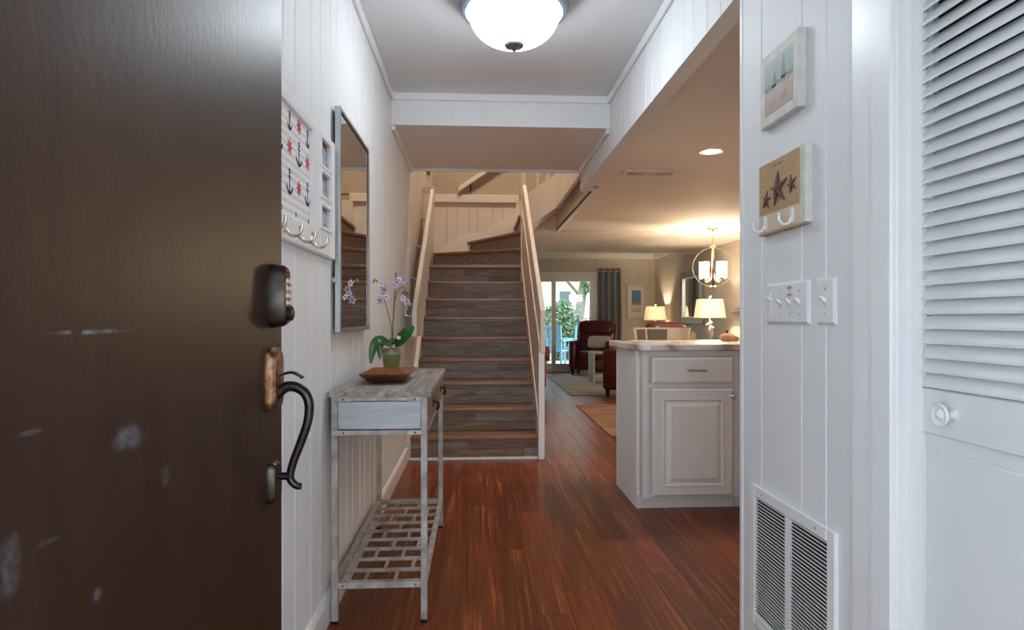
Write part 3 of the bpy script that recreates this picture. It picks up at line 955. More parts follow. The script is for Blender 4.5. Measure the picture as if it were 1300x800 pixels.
# ================================================================ BIFOLD CLOSET DOOR
bf = thing('door_2', 'white louvered bifold closet door with round knob', 'door', (XR + 0.045, 0.83, 0.012), kind='structure')
LW, LH = 0.326, 2.0
def leaf(y0, knob):
    lf = MB()
    lf.box(0.006, y0, 0, 0.030, y0 + 0.02, LH).box(0.006, y0 + LW - 0.012, 0, 0.030, y0 + LW, LH)
    lf.box(0, y0, LH - 0.08, 0.030, y0 + LW, LH, 0.002)
    lf.box(0.004, y0, 0, 0.030, y0 + LW, 0.828)
    L = part(lf, 'door_leaf', M['white'], bf)
    part(MB().box(-0.006, y0 - 0.001, 0.826, 0.028, y0 + LW + 0.002, 0.914, 0.003), 'mid_rail', M['white'], L)
    part(MB().box(0.018, y0 + 0.02, 0.914, 0.028, y0 + LW - 0.012, LH - 0.08), 'back_panel', M['gap'], L)
    # raised panel frame
    pz0, pz1, py0, py1 = 0.10, 0.798, y0 + 0.035, y0 + LW - 0.030
    part(MB().prism([(py0, pz0), (py1, pz0), (py1, pz1), (py0, pz1)], 'x', -0.003, 0.006, 0.003), 'raised_panel', M['white'], L)
    pitch = 0.0279
    z = 0.916
    sm = None
    while z < LH - 0.09:
        if sm is None:
            mb = MB().prism([(0.012, 0.020), (-0.0135, -0.006), (-0.014, -0.001), (0.010, 0.031)], 'y', 0, LW - 0.002)
            mb.mats.append(M['white'])
            sm = mb.mesh('louver_slat')
        link('louver_slat', sm, L, (0.004, y0 + 0.003, z + 0.006))
        z += pitch
    if knob:
        mb = MB().lathe([(0, 0), (0.010, 0), (0.008, 0.010), (0.008, 0.016), (0.019, 0.022), (0.021, 0.028), (0.019, 0.031), (0.012, 0.027), (0.008, 0.028), (0.006, 0.032), (0, 0.034)], 24, (-0.006, y0 + LW - 0.082, 0.872), Matrix.Rotation(R(-90), 4, 'Y'))
        part(mb, 'knob', M['plastic'], L, 50)
leaf(0.002, True)
leaf(-0.330, False)
cs = thing('trim_20', 'white stepped casing and jamb of the closet opening', 'trim', (XR, 1.2, 0), kind='structure')
part(MB().box(-0.012, 0.030, 0, 0.012, 0.106, 2.10, 0.004), 'casing', M['white_trim'], cs)
part(MB().box(-0.020, -0.036, 0, 0.012, 0.030, 2.10, 0.004), 'casing', M['white_trim'], cs)
part(MB().box(-0.010, -0.040, 0, 0.10, 0.02, 2.02, 0.002), 'jamb', M['white_trim'], cs)
part(MB().box(0.012, -0.045, 0, 0.040, -0.038, 2.02, 0.001), 'stop_strip', M['white_trim'], cs)
part(MB().box(-0.016, -0.74, 2.02, 0.012, -0.036, 2.10, 0.003), 'head_casing', M['white_trim'], cs)

# ================================================================ RIGHT WALL ITEMS
# return air grille
gr_ = thing('vent_grille', 'white return air grille low on the right wall', 'grille', (XR, 1.59, 0.16))
yl, yh, zh = -0.222, 0.222, 0.41
fb = 0.034
mb = MB()
mb.box(-0.012, yl, 0, 0, yl + fb, zh, 0.003).box(-0.012, yh - fb, 0, 0, yh, zh, 0.003)
mb.box(-0.012, yl + fb, 0, 0, yh - fb, fb, 0.003).box(-0.012, yl + fb, zh - fb, 0, yh - fb, zh, 0.003)
part(mb, 'frame', M['white_trim'], gr_)
part(MB().box(-0.010, -0.012, fb, -0.001, 0.012, zh - fb, 0.001), 'center_bar', M['white_trim'], gr_)
part(MB().box(-0.0015, yl + fb, fb, 0, yh - fb, zh - fb), 'backing', M['gap'], gr_)
for (a, b_) in ((yl + fb, -0.012), (0.012, yh - fb)):
    mb = MB()
    z = fb + 0.004
    while z < zh - fb - 0.004:
        mb.prism([(-0.0105, z + 0.0008), (-0.0105, z + 0.0042), (-0.002, z - 0.0012), (-0.002, z - 0.0026)], 'y', a, b_)
        z += 0.0098
    part(mb, 'fin_column', M['white_trim'], gr_, kind='stuff')
for y_ in (-0.14, 0.14):
    part(MB().ball((-0.012, y_, zh - fb / 2), 0.004, (0.5, 1, 1), 8), 'screw', M['silver'], gr_)
# switch plates
def plate(name, label, y0, y1, gangs, z0=1.044, z1=1.156):
    yc = (y0 + y1) / 2
    t = thing(name, label, 'switch', (XR, yc, z0))
    hw_, h = (y1 - y0) / 2, z1 - z0
    mb = stack(MB(), [([(-hw_, -h / 2), (hw_, -h / 2), (hw_, h / 2), (-hw_, h / 2)], 0), ([(-hw_, -h / 2), (hw_, -h / 2), (hw_, h / 2), (-hw_, h / 2)], -0.002),
                       ([(-hw_ + 0.007, -h / 2 + 0.007), (hw_ - 0.007, -h / 2 + 0.007), (hw_ - 0.007, h / 2 - 0.007), (-hw_ + 0.007, h / 2 - 0.007)], -0.007)], 0, h / 2)
    part(mb, 'plate', M['plastic'], t)
    for g, (yg, kind) in enumerate(gangs):
        for zz in (0.026, h - 0.026):
            part(MB().ball((-0.007, yg, zz), 0.003, (0.4, 1, 1), 8), 'screw', M['silver'], t)
        if kind == 'slide':
            part(MB().box(-0.0085, yg - 0.008, 0.022, -0.006, yg + 0.008, h - 0.025, 0.001), 'slider_track', M['plastic'], t)
            part(MB().box(-0.016, yg - 0.009, h - 0.045, -0.007, yg + 0.009, h - 0.036, 0.002), 'slider', M['plastic'], t)
        else:
            up = 1
            mb = MB().prism([(-0.006, h / 2 - 0.006), (-0.006, h / 2 + 0.008), (-0.019, h / 2 + 0.014), (-0.021, h / 2 + 0.008)], 'y', yg - 0.0045, yg + 0.0045, 0.001)
            part(mb, 'toggle', M['plastic'], t)
            part(MB().box(-0.0076, yg - 0.006, h / 2 - 0.013, -0.0068, yg + 0.006, h / 2 + 0.013), 'toggle_slot', M['distress'], t)
    return t
p4 = plate('switch_plate', 'white four gang switch plate with tan stickers', 1.489, 1.716, [(0.088, 'slide'), (0.029, 't'), (-0.021, 't'), (-0.069, 't')])
for zz in (0.096, 0.077):
    s_ = part(MB().box(-0.0078, -0.034, zz - 0.004, -0.0068, -0.008, zz + 0.004), 'sticker', M['sticker'], p4)
    part(MB().box(-0.0081, -0.028, zz - 0.001, -0.0077, -0.014, zz + 0.001), 'sticker_writing', M['ink'], s_)
plate('switch_plate', 'white single toggle switch plate near the closet casing', 1.377, 1.456, [(0.0, 't')])
# sailboat plaque
pl = thing('wall_plaque', 'whitewashed plaque with sailboats and seashells print', 'plaque', (XR, 1.612, 1.592))
part(MB().box(-0.022, -0.106, 0, 0, 0.106, 0.20, 0.003), 'board', M['distress'], pl)
m, nt, b = new_mat('sailboat_beach_print')
tc = nt.nodes.new('ShaderNodeTexCoord'); sx = nt.nodes.new('ShaderNodeSeparateXYZ')
nt.links.new(tc.outputs['Object'], sx.inputs[0])
mpn = coords(nt, rnd=False); nn = noise(nt, mpn.outputs[0], 28, 5)
ad = nt.nodes.new('ShaderNodeMath'); ad.operation = 'MULTIPLY_ADD'; ad.inputs[1].default_value = 0.05
nt.links.new(nn.outputs['Fac'], ad.inputs[0]); nt.links.new(sx.outputs['Z'], ad.inputs[2])
mr = nt.nodes.new('ShaderNodeMapRange'); mr.inputs['From Min'].default_value = 0.04; mr.inputs['From Max'].default_value = 0.20
nt.links.new(ad.outputs[0], mr.inputs['Value'])
r1 = ramp(nt, mr.outputs[0], [(0.0, (0.46, 0.30, 0.22)), (0.28, (0.44, 0.38, 0.33)), (0.46, (0.50, 0.46, 0.40)), (0.52, (0.16, 0.23, 0.20)), (0.60, (0.33, 0.42, 0.38)), (1.0, (0.44, 0.52, 0.49))])
nt.links.new(r1.outputs[0], b.inputs['Base Color']); b.inputs['Roughness'].default_value = 0.6
pr = part(MB().box(-0.0226, -0.078, 0.028, -0.021, 0.078, 0.172), 'beach_print', m, pl)
M['sail'] = flat('grey_sail_print', (0.30, 0.34, 0.33), 0.7)
M['shell'] = flat('shell_print', (0.52, 0.36, 0.27), 0.7, var=0.2, scale=60)
for (yy, zz, hh) in ((-0.030, 0.112, 0.052), (0.020, 0.104, 0.032)):
    part(MB().prism([(yy, zz), (yy + 0.014, zz), (yy, zz + hh)], 'x', -0.0232, -0.0225).prism([(yy - 0.002, zz), (yy - 0.010, zz), (yy - 0.002, zz + hh * 0.8)], 'x', -0.0232, -0.0225), 'sail_print', M['sail'], pr)
    part(MB().prism([(yy - 0.012, zz - 0.003), (yy + 0.016, zz - 0.003), (yy + 0.010, zz - 0.010), (yy - 0.008, zz - 0.010)], 'x', -0.0232, -0.0225), 'hull_print', M['starfish_dark'], pr)
def star_pts(cy, cz, r0, r1, rot=0):
    return [(cy + (r0 if i % 2 == 0 else r1) * math.sin(rot + i * math.pi / 5), cz + (r0 if i % 2 == 0 else r1) * math.cos(rot + i * math.pi / 5)) for i in range(10)]
part(MB().prism(star_pts(-0.045, 0.085, 0.022, 0.006, 0.3), 'x', -0.0232, -0.0225), 'starfish_print', M['shell'], pr)
for (cy, cz, rr) in ((0.045, 0.052, 0.024), (-0.03, 0.055, 0.018)):
    fan = [(cy, cz - rr * 0.6)] + [(cy + rr * math.cos(R(a)), cz - 0.2 * rr + rr * math.sin(R(a)) * 0.8) for a in range(10, 171, 20)]
    part(MB().prism(fan, 'x', -0.0232, -0.0225), 'shell_print', M['shell'], pr)
# starfish plaque with hooks
ps = thing('hook_plaque', 'tan starfish plaque with two white coat hooks', 'plaque', (XR, 1.607, 1.298))
part(MB().box(-0.016, -0.118, 0, 0, 0.130, 0.197, 0.002), 'board', M['carved_wood'] if False else M['distress'], ps)
part(MB().box(-0.0168, -0.094, 0.052, -0.0155, 0.128, 0.193), 'parchment_print', M['parchment'], ps)
part(MB().box(-0.0168, -0.094, 0.003, -0.0155, 0.128, 0.052), 'pale_band', M['parchment_pale'], ps)
part(MB().box(-0.020, -0.128, 0, 0, -0.108, 0.197, 0.002), 'side_strip', M['distress'], ps)
part(MB().box(-0.0165, -0.118, -0.004, 0, 0.130, 0.0, 0.001), 'bottom_edge', M['parchment'], ps)
def starfish(cy, cz, rr, rot):
    t = MB()
    c = Vector((-0.0175 - rr * 0.10, cy, cz))
    for i in range(5):
        a = rot + i * 2 * math.pi / 5
        tip = Vector((-0.0172, cy + rr * math.sin(a), cz + rr * math.cos(a)))
        t.tube([c, (c + tip) / 2, tip], [rr * 0.17, rr * 0.12, rr * 0.04], 6)
    part(t, 'starfish', M['starfish'], ps, 50)
starfish(0.012, 0.110, 0.048, 0.1)
starfish(0.082, 0.092, 0.027, -0.2)
starfish(-0.058, 0.108, 0.026, 0.25)
# faint script lines on the parchment
rng = random.Random(5)
for i in range(8):
    z = 0.062 + i * 0.014
    mb = MB()
    y = 0.120
    while y > -0.085:
        w_ = rng.uniform(0.01, 0.03)
        mb.box(-0.0171, y - w_, z, -0.0166, y, z + 0.0009)
        y -= w_ + 0.006
    part(mb, 'script_line', flat('faint_script_ink_%d' % i, (0.34, 0.21, 0.11), 0.8), ps)
mb = MB()
for i in range(9):
    mb.box(-0.0173, 0.04 - i * 0.006, 0.176 + 0.003 * math.sin(i * 1.7), -0.0167, 0.0435 - i * 0.006, 0.179 + 0.004 * math.sin(i * 1.7))
part(mb, 'script_title', M['starfish_dark'], ps)
for yy in (0.088, -0.060):
    hb = stack(MB(), [(oval(0.008, 0.021, 14, 2.4), -0.016), (oval(0.008, 0.021, 14, 2.4), -0.020)], yy, 0.028)
    hk = part(hb, 'coat_hook', M['plastic'], ps, 40)
    path = smooth_path([(-0.019, yy, 0.020), (-0.028, yy, 0.006), (-0.042, yy, 0.004), (-0.052, yy, 0.014), (-0.053, yy, 0.026)])
    part(MB().tube(path, 0.0035, 8), 'hook_arm', M['plastic'], hk, 60)
    part(MB().ball((-0.053, yy, 0.028), 0.005, (1, 1, 1), 8), 'hook_tip', M['plastic'], hk, 60)

# ================================================================ LEFT WALL ITEMS
og = thing('wall_organizer', 'white framed organizer with anchor fabric, photo slots and hooks', 'organizer', (XL, 1.84, 1.268))
oy0, oy1, oz1 = -0.42, 0.40, 0.415
def rect_frame(mb, y0, y1, z0, z1, w_, x0, x1, bev=0.002):
    mb.box(x0, y0, z0, x1, y0 + w_, z1, bev).box(x0, y1 - w_, z0, x1, y1, z1, bev)
    mb.box(x0, y0 + w_, z0, x1, y1 - w_, z0 + w_, bev).box(x0, y0 + w_, z1 - w_, x1, y1 - w_, z1, bev)
    return mb
mb = MB()
fy0, fy1, fz0, fz1 = -0.35, 0.105, 0.070, 0.370        # fabric field
sy0, sy1 = 0.195, 0.335                                  # slots column
mb.box(0, oy0, 0, 0.02, fy0, oz1, 0.003).box(0, fy1, 0, 0.02, sy0, oz1, 0.003).box(0, sy1, 0, 0.02, oy1, oz1, 0.003)
mb.box(0, fy0, 0, 0.02, fy1, fz0, 0.003).box(0, fy0, fz1, 0.02, fy1, oz1, 0.003)
slots = [(0.087, 0.168), (0.189, 0.279), (0.290, 0.388)]
mb.box(0, sy0, 0, 0.02, sy1, slots[0][0], 0.003).box(0, sy0, slots[2][1], 0.02, sy1, oz1, 0.003)
mb.box(0, sy0, slots[0][1], 0.02, sy1, slots[1][0], 0.003).box(0, sy0, slots[1][1], 0.02, sy1, slots[2][0], 0.003)
part(mb, 'frame', M['white_trim'], og)
fabp = part(MB().box(0, fy0, fz0, 0.009, fy1, fz1), 'fabric_panel', M['fabric_white'], og)
def anchor(y, z, s=0.078):
    """flat printed anchor, 0.4 mm thick"""
    x0, x1 = 0.0088, 0.0095
    mb = MB()
    mb.box(x0, y - 0.0034, z - s * 0.45, x1, y + 0.0034, z + s * 0.34)
    mb.box(x0, y - s * 0.17, z + s * 0.17, x1, y + s * 0.17, z + s * 0.235)
    for i in range(12):
        a0, a1 = 2 * math.pi * i / 12, 2 * math.pi * (i + 1) / 12
        f = lambda a, r: (y + r * math.cos(a), z + s * 0.42 + r * math.sin(a))
        mb.prism([f(a0, 0.0035), f(a0, 0.0088), f(a1, 0.0088), f(a1, 0.0035)], 'x', x0, x1)
    for i in range(10):
        a0, a1 = R(200 + i * 14), R(200 + (i + 1) * 14)
        f = lambda a, r: (y + r * math.cos(a), z - s * 0.10 + r * math.sin(a))
        k0 = 0.010 * (1 - abs(i - 4.5) / 9); k1 = 0.010 * (1 - abs(i - 3.5) / 9)
        mb.prism([f(a0, s * 0.36 - k0), f(a0, s * 0.36 + 0.002), f(a1, s * 0.36 + 0.002), f(a1, s * 0.36 - k1)], 'x', x0, x1)
    for sg in (-1, 1):
        mb.prism([(y + sg * s * 0.42, z - s * 0.10), (y + sg * s * 0.27, z - s * 0.20), (y + sg * s * 0.38, z - s * 0.32)], 'x', x0, x1)
    part(mb, 'anchor_print', M['navy'], fabp)
def wheel(y, z, r=0.020):
    x0, x1 = 0.0088, 0.0094
    mb = MB()
    for (ra, rb) in ((r * 0.55, r * 0.72), (0.0, r * 0.2)):
        for i in range(12):
            a0, a1 = 2 * math.pi * i / 12, 2 * math.pi * (i + 1) / 12
            f = lambda a, q: (y + q * math.cos(a), z + q * math.sin(a))
            if ra == 0:
                mb.prism([(y, z), f(a0, rb), f(a1, rb)], 'x', x0, x1)
            else:
                mb.prism([f(a0, ra), f(a0, rb), f(a1, rb), f(a1, ra)], 'x', x0, x1)
    for i in range(8):
        a = 2 * math.pi * i / 8
        d = Vector((math.cos(a), math.sin(a))); p = Vector((-d.y, d.x)) * 0.0019
        q0, q1 = d * r * 0.15, d * r * 1.15
        mb.prism([(y + q0.x + p.x, z + q0.y + p.y), (y + q1.x + p.x * 1.6, z + q1.y + p.y * 1.6), (y + q1.x - p.x * 1.6, z + q1.y - p.y * 1.6), (y + q0.x - p.x, z + q0.y - p.y)], 'x', x0, x1)
    part(mb, 'wheel_print', M['red_print'], fabp)
for row, zz in ((0, 0.345), (1, 0.266), (2, 0.168)):
    for cidx in range(-3, 4):
        yy = -0.10 + cidx * 0.090
        if yy < fy0 + 0.03 or yy > fy1 - 0.015:
            continue
        s = 0.072 if row else 0.05
        if (cidx + row) % 2 == 0:
            anchor(yy, zz if row else 0.336, s)
        else:
            wheel(yy, zz if row else 0.348)
for i in range(3):
    yy = -0.17 + i * 0.13
    part(MB().lathe([(0.004, 0), (0.007, 0), (0.007, 0.0008), (0.004, 0.0008)], 12, (0.0088, yy, 0.088), Matrix.Rotation(R(90), 4, 'Y'), True), 'small_ring_print', M['navy'], fabp)
for i, (z0, z1) in enumerate(slots):
    m, nt, b = new_mat('beach_photo_%d' % (i + 1))
    mpn = coords(nt, rnd=False); nn = noise(nt, mpn.outputs[0], 22, 3)
    r1 = ramp(nt, nn.outputs['Fac'], [(0.35, (0.10, 0.07, 0.06)), (0.45, (0.34, 0.24, 0.17)), (0.52, (0.45, 0.50, 0.58)), (0.7, (0.26, 0.36, 0.50))])
    nt.links.new(r1.outputs[0], b.inputs['Base Color']); b.inputs['Roughness'].default_value = 0.25
    ph = part(MB().box(0.0, sy0, z0, 0.006, sy1, z1), 'slot_photo', m, og)
    part(rect_frame(MB(), sy0 - 0.004, sy1 + 0.004, z0 - 0.004, z1 + 0.004, 0.012, 0.012, 0.024, 0.002), 'slot_frame', M['white_trim'], ph)
for yy in (-0.32, -0.18, -0.045, 0.09):
    hb = stack(MB(), [(oval(0.009, 0.020, 14, 2.4), 0.02), (oval(0.008, 0.019, 14, 2.4), 0.024)], yy, 0.036)
    hk = part(hb, 'coat_hook', M['pend_metal'], og, 40)
    pth = smooth_path([(0.022, yy, 0.028), (0.034, yy, 0.012), (0.052, yy, 0.010), (0.064, yy, 0.024), (0.066, yy, 0.042)])
    part(MB().tube(pth, [0.0045] * 8 + [0.0038] * (len(pth) - 8), 10), 'hook_arm', M['nickel'], hk, 60)
# hall mirror
hm = thing('wall_mirror', 'silver framed rectangular mirror on the white hall wall', 'mirror', (XL, 2.577, 1.008))
my, mh = 0.302, 0.824
part(rect_frame(MB(), -my, my, 0, mh, 0.015, 0.010, 0.032, 0.002), 'frame', M['silver'], hm)
part(rect_frame(MB(), -my + 0.015, my - 0.015, 0.015, mh - 0.015, 0.004, 0.024, 0.029, 0.001), 'inner_lip', M['bronze'], hm)
part(MB().box(0.009, -my + 0.012, 0.012, 0.026, my - 0.012, mh - 0.012), 'mirror_glass', M['mirror'], hm)
part(MB().box(0.0, -my + 0.06, 0.06, 0.012, my - 0.06, mh - 0.06), 'backing', M['gap'], hm)
for zz in (0.18, 0.62):
    part(MB().box(0.0, -my - 0.002, zz, 0.020, -my + 0.012, zz + 0.02, 0.002), 'hanging_clip', M['silver'], hm)
# outlet / switch on the stair wall
sw = thing('switch_plate', 'white switch plate on the wall before the stairs', 'switch', (XL, 4.60, 1.075))
part(MB().box(0, -0.036, 0, 0.006, 0.036, 0.115, 0.002), 'plate', M['plastic'], sw)
part(MB().box(0.005, -0.005, 0.048, 0.016, 0.005, 0.066, 0.001), 'toggle', M['plastic'], sw)

# ================================================================ CONSOLE TABLE
ct = thing('console_table', 'whitewashed metal and wood console table with slatted lower shelf', 'table', (-0.34, 2.665, 0))
HX, HY, TZ = 0.165, 0.495, 0.804
lg = 0.022
for sx_ in (-1, 1):
    for sy_ in (-1, 1):
        x0 = sx_ * HX - (lg if sx_ > 0 else 0); y0 = sy_ * HY - (lg if sy_ > 0 else 0)
        L = part(MB().box(x0, y0, 0.008, x0 + lg, y0 + lg, TZ - 0.02, 0.0015), 'leg', M['pale_leg'], ct)
        part(MB().box(x0 - 0.001, y0 - 0.001, 0.0, x0 + lg + 0.001, y0 + lg + 0.001, 0.010, 0.001), 'foot_cap', M['black_metal'], L)
# top of four boards
for i in range(4):
    a = -HX - 0.012 + i * (2 * HX + 0.024) / 4
    b_ = a + (2 * HX + 0.024) / 4
    part(MB().box(a + 0.0004, -HY + 0.004, TZ - 0.020, b_ - 0.0004, HY - 0.004, TZ, 0.0015), 'top_board', M['pale_wood'], ct)
for sy_ in (-1, 1):
    y = sy_ * HY
    y0, y1 = (y - 0.003, y + 0.008) if sy_ < 0 else (y - 0.008, y + 0.003)
    part(MB().box(-HX - 0.012, y0, TZ - 0.019, HX + 0.013, y1, TZ - 0.001, 0.001), 'end_cap', M['pale_wood'], ct)
    e = part(MB().box(-HX, y - (0.001 if sy_ < 0 else lg), TZ - 0.032, HX, y + (lg if sy_ < 0 else 0.001), TZ - 0.019, 0.001), 'end_rail', M['pale_leg'], ct)
    e2 = part(MB().box(-HX, y - (0.001 if sy_ < 0 else lg), 0.654, HX, y + (lg if sy_ < 0 else 0.001), 0.670, 0.001), 'end_rail', M['pale_leg'], ct)
    yp = y + (0.004 if sy_ < 0 else -0.016)
    part(MB().box(-HX + lg + 0.001, yp, 0.674, HX - lg - 0.001, yp + 0.012, TZ - 0.035, 0.001), 'end_panel', M['pale_panel'], ct)
    if sy_ < 0:
        for sx_ in (-1, 1):
            for zz, par in ((0.662, e2), (TZ - 0.026, e)):
                xx = sx_ * (HX - 0.042)
                part(MB().prism([(xx - 0.022, zz - 0.008), (xx + 0.022, zz - 0.008), (xx + (0.022 if sx_ > 0 else 0.028), zz), (xx + 0.022, zz + 0.008), (xx - 0.022, zz + 0.008), (xx - (0.022 if sx_ < 0 else 0.028), zz)], 'y', y - 0.003, y - 0.0005, 0.0005), 'corner_strap', M['pale_leg'], par)
                part(MB().ball((xx, y - 0.003, zz), 0.0035, (1, 0.6, 1), 8), 'rivet', M['bronze'], par)
# long rails, drawers
for sx_ in (-1, 1):
    x = sx_ * HX
    x0, x1 = (x, x + lg) if sx_ < 0 else (x - lg, x)
    part(MB().box(x0, -HY + lg, 0.654, x1, HY - lg, 0.670, 0.001), 'side_rail', M['pale_leg'], ct)
    part(MB().box(x0, -HY + lg, 0.124, x1, HY - lg, 0.142, 0.001), 'shelf_rail', M['pale_leg'], ct)
part(MB().box(-HX + 0.004, -HY + lg, 0.670, -HX + 0.016, HY - lg, TZ - 0.02), 'back_panel', M['brown_panel'], ct)
for sy_ in (-1, 1):
    a, b_ = (-HY + lg + 0.004, -0.006) if sy_ < 0 else (0.006, HY - lg - 0.004)
    d = part(MB().box(-HX + 0.02, a, 0.674, HX + 0.002, b_, TZ - 0.024, 0.002), 'drawer', M['brown_panel'], ct)
    yc = (a + b_) / 2
    mb = MB().box(HX + 0.001, yc - 0.014, 0.715, HX + 0.006, yc + 0.014, 0.745, 0.001)
    mb.tube([(HX + 0.005, yc, 0.736), (HX + 0.022, yc, 0.732), (HX + 0.024, yc, 0.715), (HX + 0.018, yc, 0.702)], 0.005, 8)
    part(mb, 'drawer_pull', M['black_metal'], d, 40)
part(MB().box(HX - 0.014, -0.006, 0.67, HX + 0.001, 0.006, TZ - 0.02), 'drawer_divider', M['pale_leg'], ct)
for sy_ in (-1, 1):
    y = sy_ * HY
    e = part(MB().box(-HX, y - (0.001 if sy_ < 0 else lg), 0.122, HX, y + (lg if sy_ < 0 else 0.001), 0.144, 0.001), 'shelf_end_rail', M['pale_leg'], ct)
    if sy_ < 0:
        for sx_ in (-1, 1):
            xx = sx_ * (HX - 0.04)
            part(MB().box(xx - 0.02, y - 0.003, 0.125, xx + 0.02, y - 0.0005, 0.141, 0.0008), 'corner_strap', M['pale_leg'], e)
            part(MB().ball((xx, y - 0.003, 0.133), 0.0035, (1, 0.6, 1), 8), 'rivet', M['bronze'], e)
bays = 9
bl = (2 * HY - 2 * lg) / bays
for i in range(1, bays):
    y = -HY + lg + i * bl
    part(MB().box(-HX + lg * 0.7, y - 0.006, 0.128, HX - lg * 0.7, y + 0.006, 0.140, 0.001), 'shelf_bar', M['pale_leg'], ct)
for i in range(bays):
    y0 = -HY + lg + i * bl; y1 = y0 + bl
    for xx in ((-0.055, 0.05) if i % 2 == 0 else (0.0, 0.10)):
        part(MB().box(xx - 0.006, y0 + 0.005, 0.129, xx + 0.006, y1 - 0.005, 0.139, 0.001), 'shelf_tie', M['pale_leg'], ct)
# burl bowl
bx0, bx1, by0, by1 = -0.456, -0.262, 2.385, 2.735
def loop4(x0, x1, y0, y1, z):
    return [(x0, y0, z), (x1, y0, z), (x1, y1, z), (x0, y1, z)]
t = bmesh.new()
loops = [loop4(bx0 + 0.03, bx1 - 0.03, by0 + 0.085, by1 - 0.085, 0), loop4(bx0, bx1, by0, by1, 0.040), loop4(bx0 + 0.010, bx1 - 0.010, by0 + 0.014, by1 - 0.014, 0.041), loop4(bx0 + 0.040, bx1 - 0.040, by0 + 0.095, by1 - 0.095, 0.010)]
rv = [[t.verts.new(p) for p in l] for l in loops]
for A, B in zip(rv, rv[1:]):
    for k in range(4):
        t.faces.new([A[k], A[(k + 1) % 4], B[(k + 1) % 4], B[k]])
t.faces.new(rv[-1]); t.faces.new(list(reversed(rv[0])))
bmesh.ops.recalc_face_normals(t, faces=list(t.faces))
bmesh.ops.bevel(t, geom=list(t.edges), offset=0.003, segments=2, affect='EDGES')
mb = MB(); mb._merge(t, Matrix.Translation((0, 0, TZ + 0.001)))
single(mb, 'wooden_bowl', M['burl'], 'rectangular reddish burl wood bowl on the console table', 'bowl', sm=30)
# orchid
S = 0.003656
OX, OY, OZ = -0.392, 2.85, TZ
oc = thing('potted_orchid', 'lilac orchid in a green glazed pot on the console table', 'plant', (OX, OY, OZ))
def op(u, v, dy=0.0):
    return Vector(((u - 497.3) * S, dy, 0.256 + (404 - v) * S))
part(MB().lathe([(0, 0.0), (0.030, 0.0), (0.032, 0.004), (0.042, 0.092), (0.045, 0.095), (0.046, 0.114), (0.044, 0.117), (0.040, 0.114), (0.038, 0.092), (0, 0.090)], 28), 'pot', M['pot'], oc, 40)
part(MB().lathe([(0, 0.106), (0.02, 0.107), (0.037, 0.098), (0.037, 0.09), (0, 0.09)], 18), 'bark_mix', M['soil'], oc, 40)
part(MB().tube([op(498, 434), op(500, 400), op(503, 347)], 0.0028, 8), 'stake', M['stem'], oc, 40)
part(MB().tube(smooth_path([op(498, 434, -0.004), op(497.5, 415, -0.01), op(493, 395, -0.015), op(488, 375, -0.02), op(484, 362, -0.02), op(478, 357, -0.015)]), 0.0018, 6), 'flower_stem', M['stem'], oc, 40)
part(MB().tube(smooth_path([op(499, 434, 0.004), op(499.5, 405, 0), op(501, 385, -0.006), op(506, 370, -0.012), op(511, 365, -0.016), op(515, 369, -0.02), op(519, 386, -0.03)]), 0.0018, 6), 'flower_stem', M['stem'], oc, 40)
def leaf_mesh(path, width, name='leaf', mat='leaf', fold=0.35, up=Vector((0, 0, 1))):
    P = smooth_path(path, 5)
    rows = []
    n = len(P)
    for i, p in enumerate(P):
        t = i / (n - 1)
        w_ = width * (math.sin(math.pi * min(1, 0.12 + 0.88 * t) ** 0.9) ** 0.7) if t < 0.999 else width * 0.05
        d = (P[min(i + 1, n - 1)] - P[max(i - 1, 0)]).normalized()
        sd = d.cross(up)
        if sd.length < 0.2:
            sd = d.cross(Vector((0, 1, 0)))
        sd.normalize()
        nn2 = sd.cross(d)
        rows.append([p + sd * w_ * a + nn2 * abs(a) * w_ * fold for a in (-1, -0.5, 0, 0.5, 1)])
    return MB().grid_surface(rows, 0.0012)
vup = Vector((0.2, -0.8, 0.5))
part(leaf_mesh([op(502, 437, 0), op(508, 432, -0.02), op(516, 424, -0.035), op(523, 417, -0.04), op(527, 415, -0.04)], 0.027, up=vup, fold=0.15), 'leaf', M['leaf'], oc, 60)
part(leaf_mesh([op(494, 436, -0.01), op(486, 431, -0.03), op(480, 434, -0.045), op(476, 446, -0.055), op(474.5, 460, -0.06)], 0.022, up=vup, fold=0.2), 'leaf', M['leaf'], oc, 60)
part(leaf_mesh([op(494, 437, 0.0), op(488, 432, -0.02), op(484, 440, -0.03), op(485, 455, -0.035)], 0.018, up=vup, fold=0.2), 'leaf', M['leaf'], oc, 60)
part(leaf_mesh([op(498, 437, 0.0), op(496, 434, -0.03), op(495, 436, -0.055), op(500, 440, -0.075)], 0.020, fold=0.2), 'leaf', M['leaf'], oc, 60)
part(leaf_mesh([op(497, 437, 0.0), op(499, 431, 0.04), op(501, 430, 0.07), op(503, 434, 0.095)], 0.020, fold=0.2), 'leaf', M['leaf'], oc, 60)
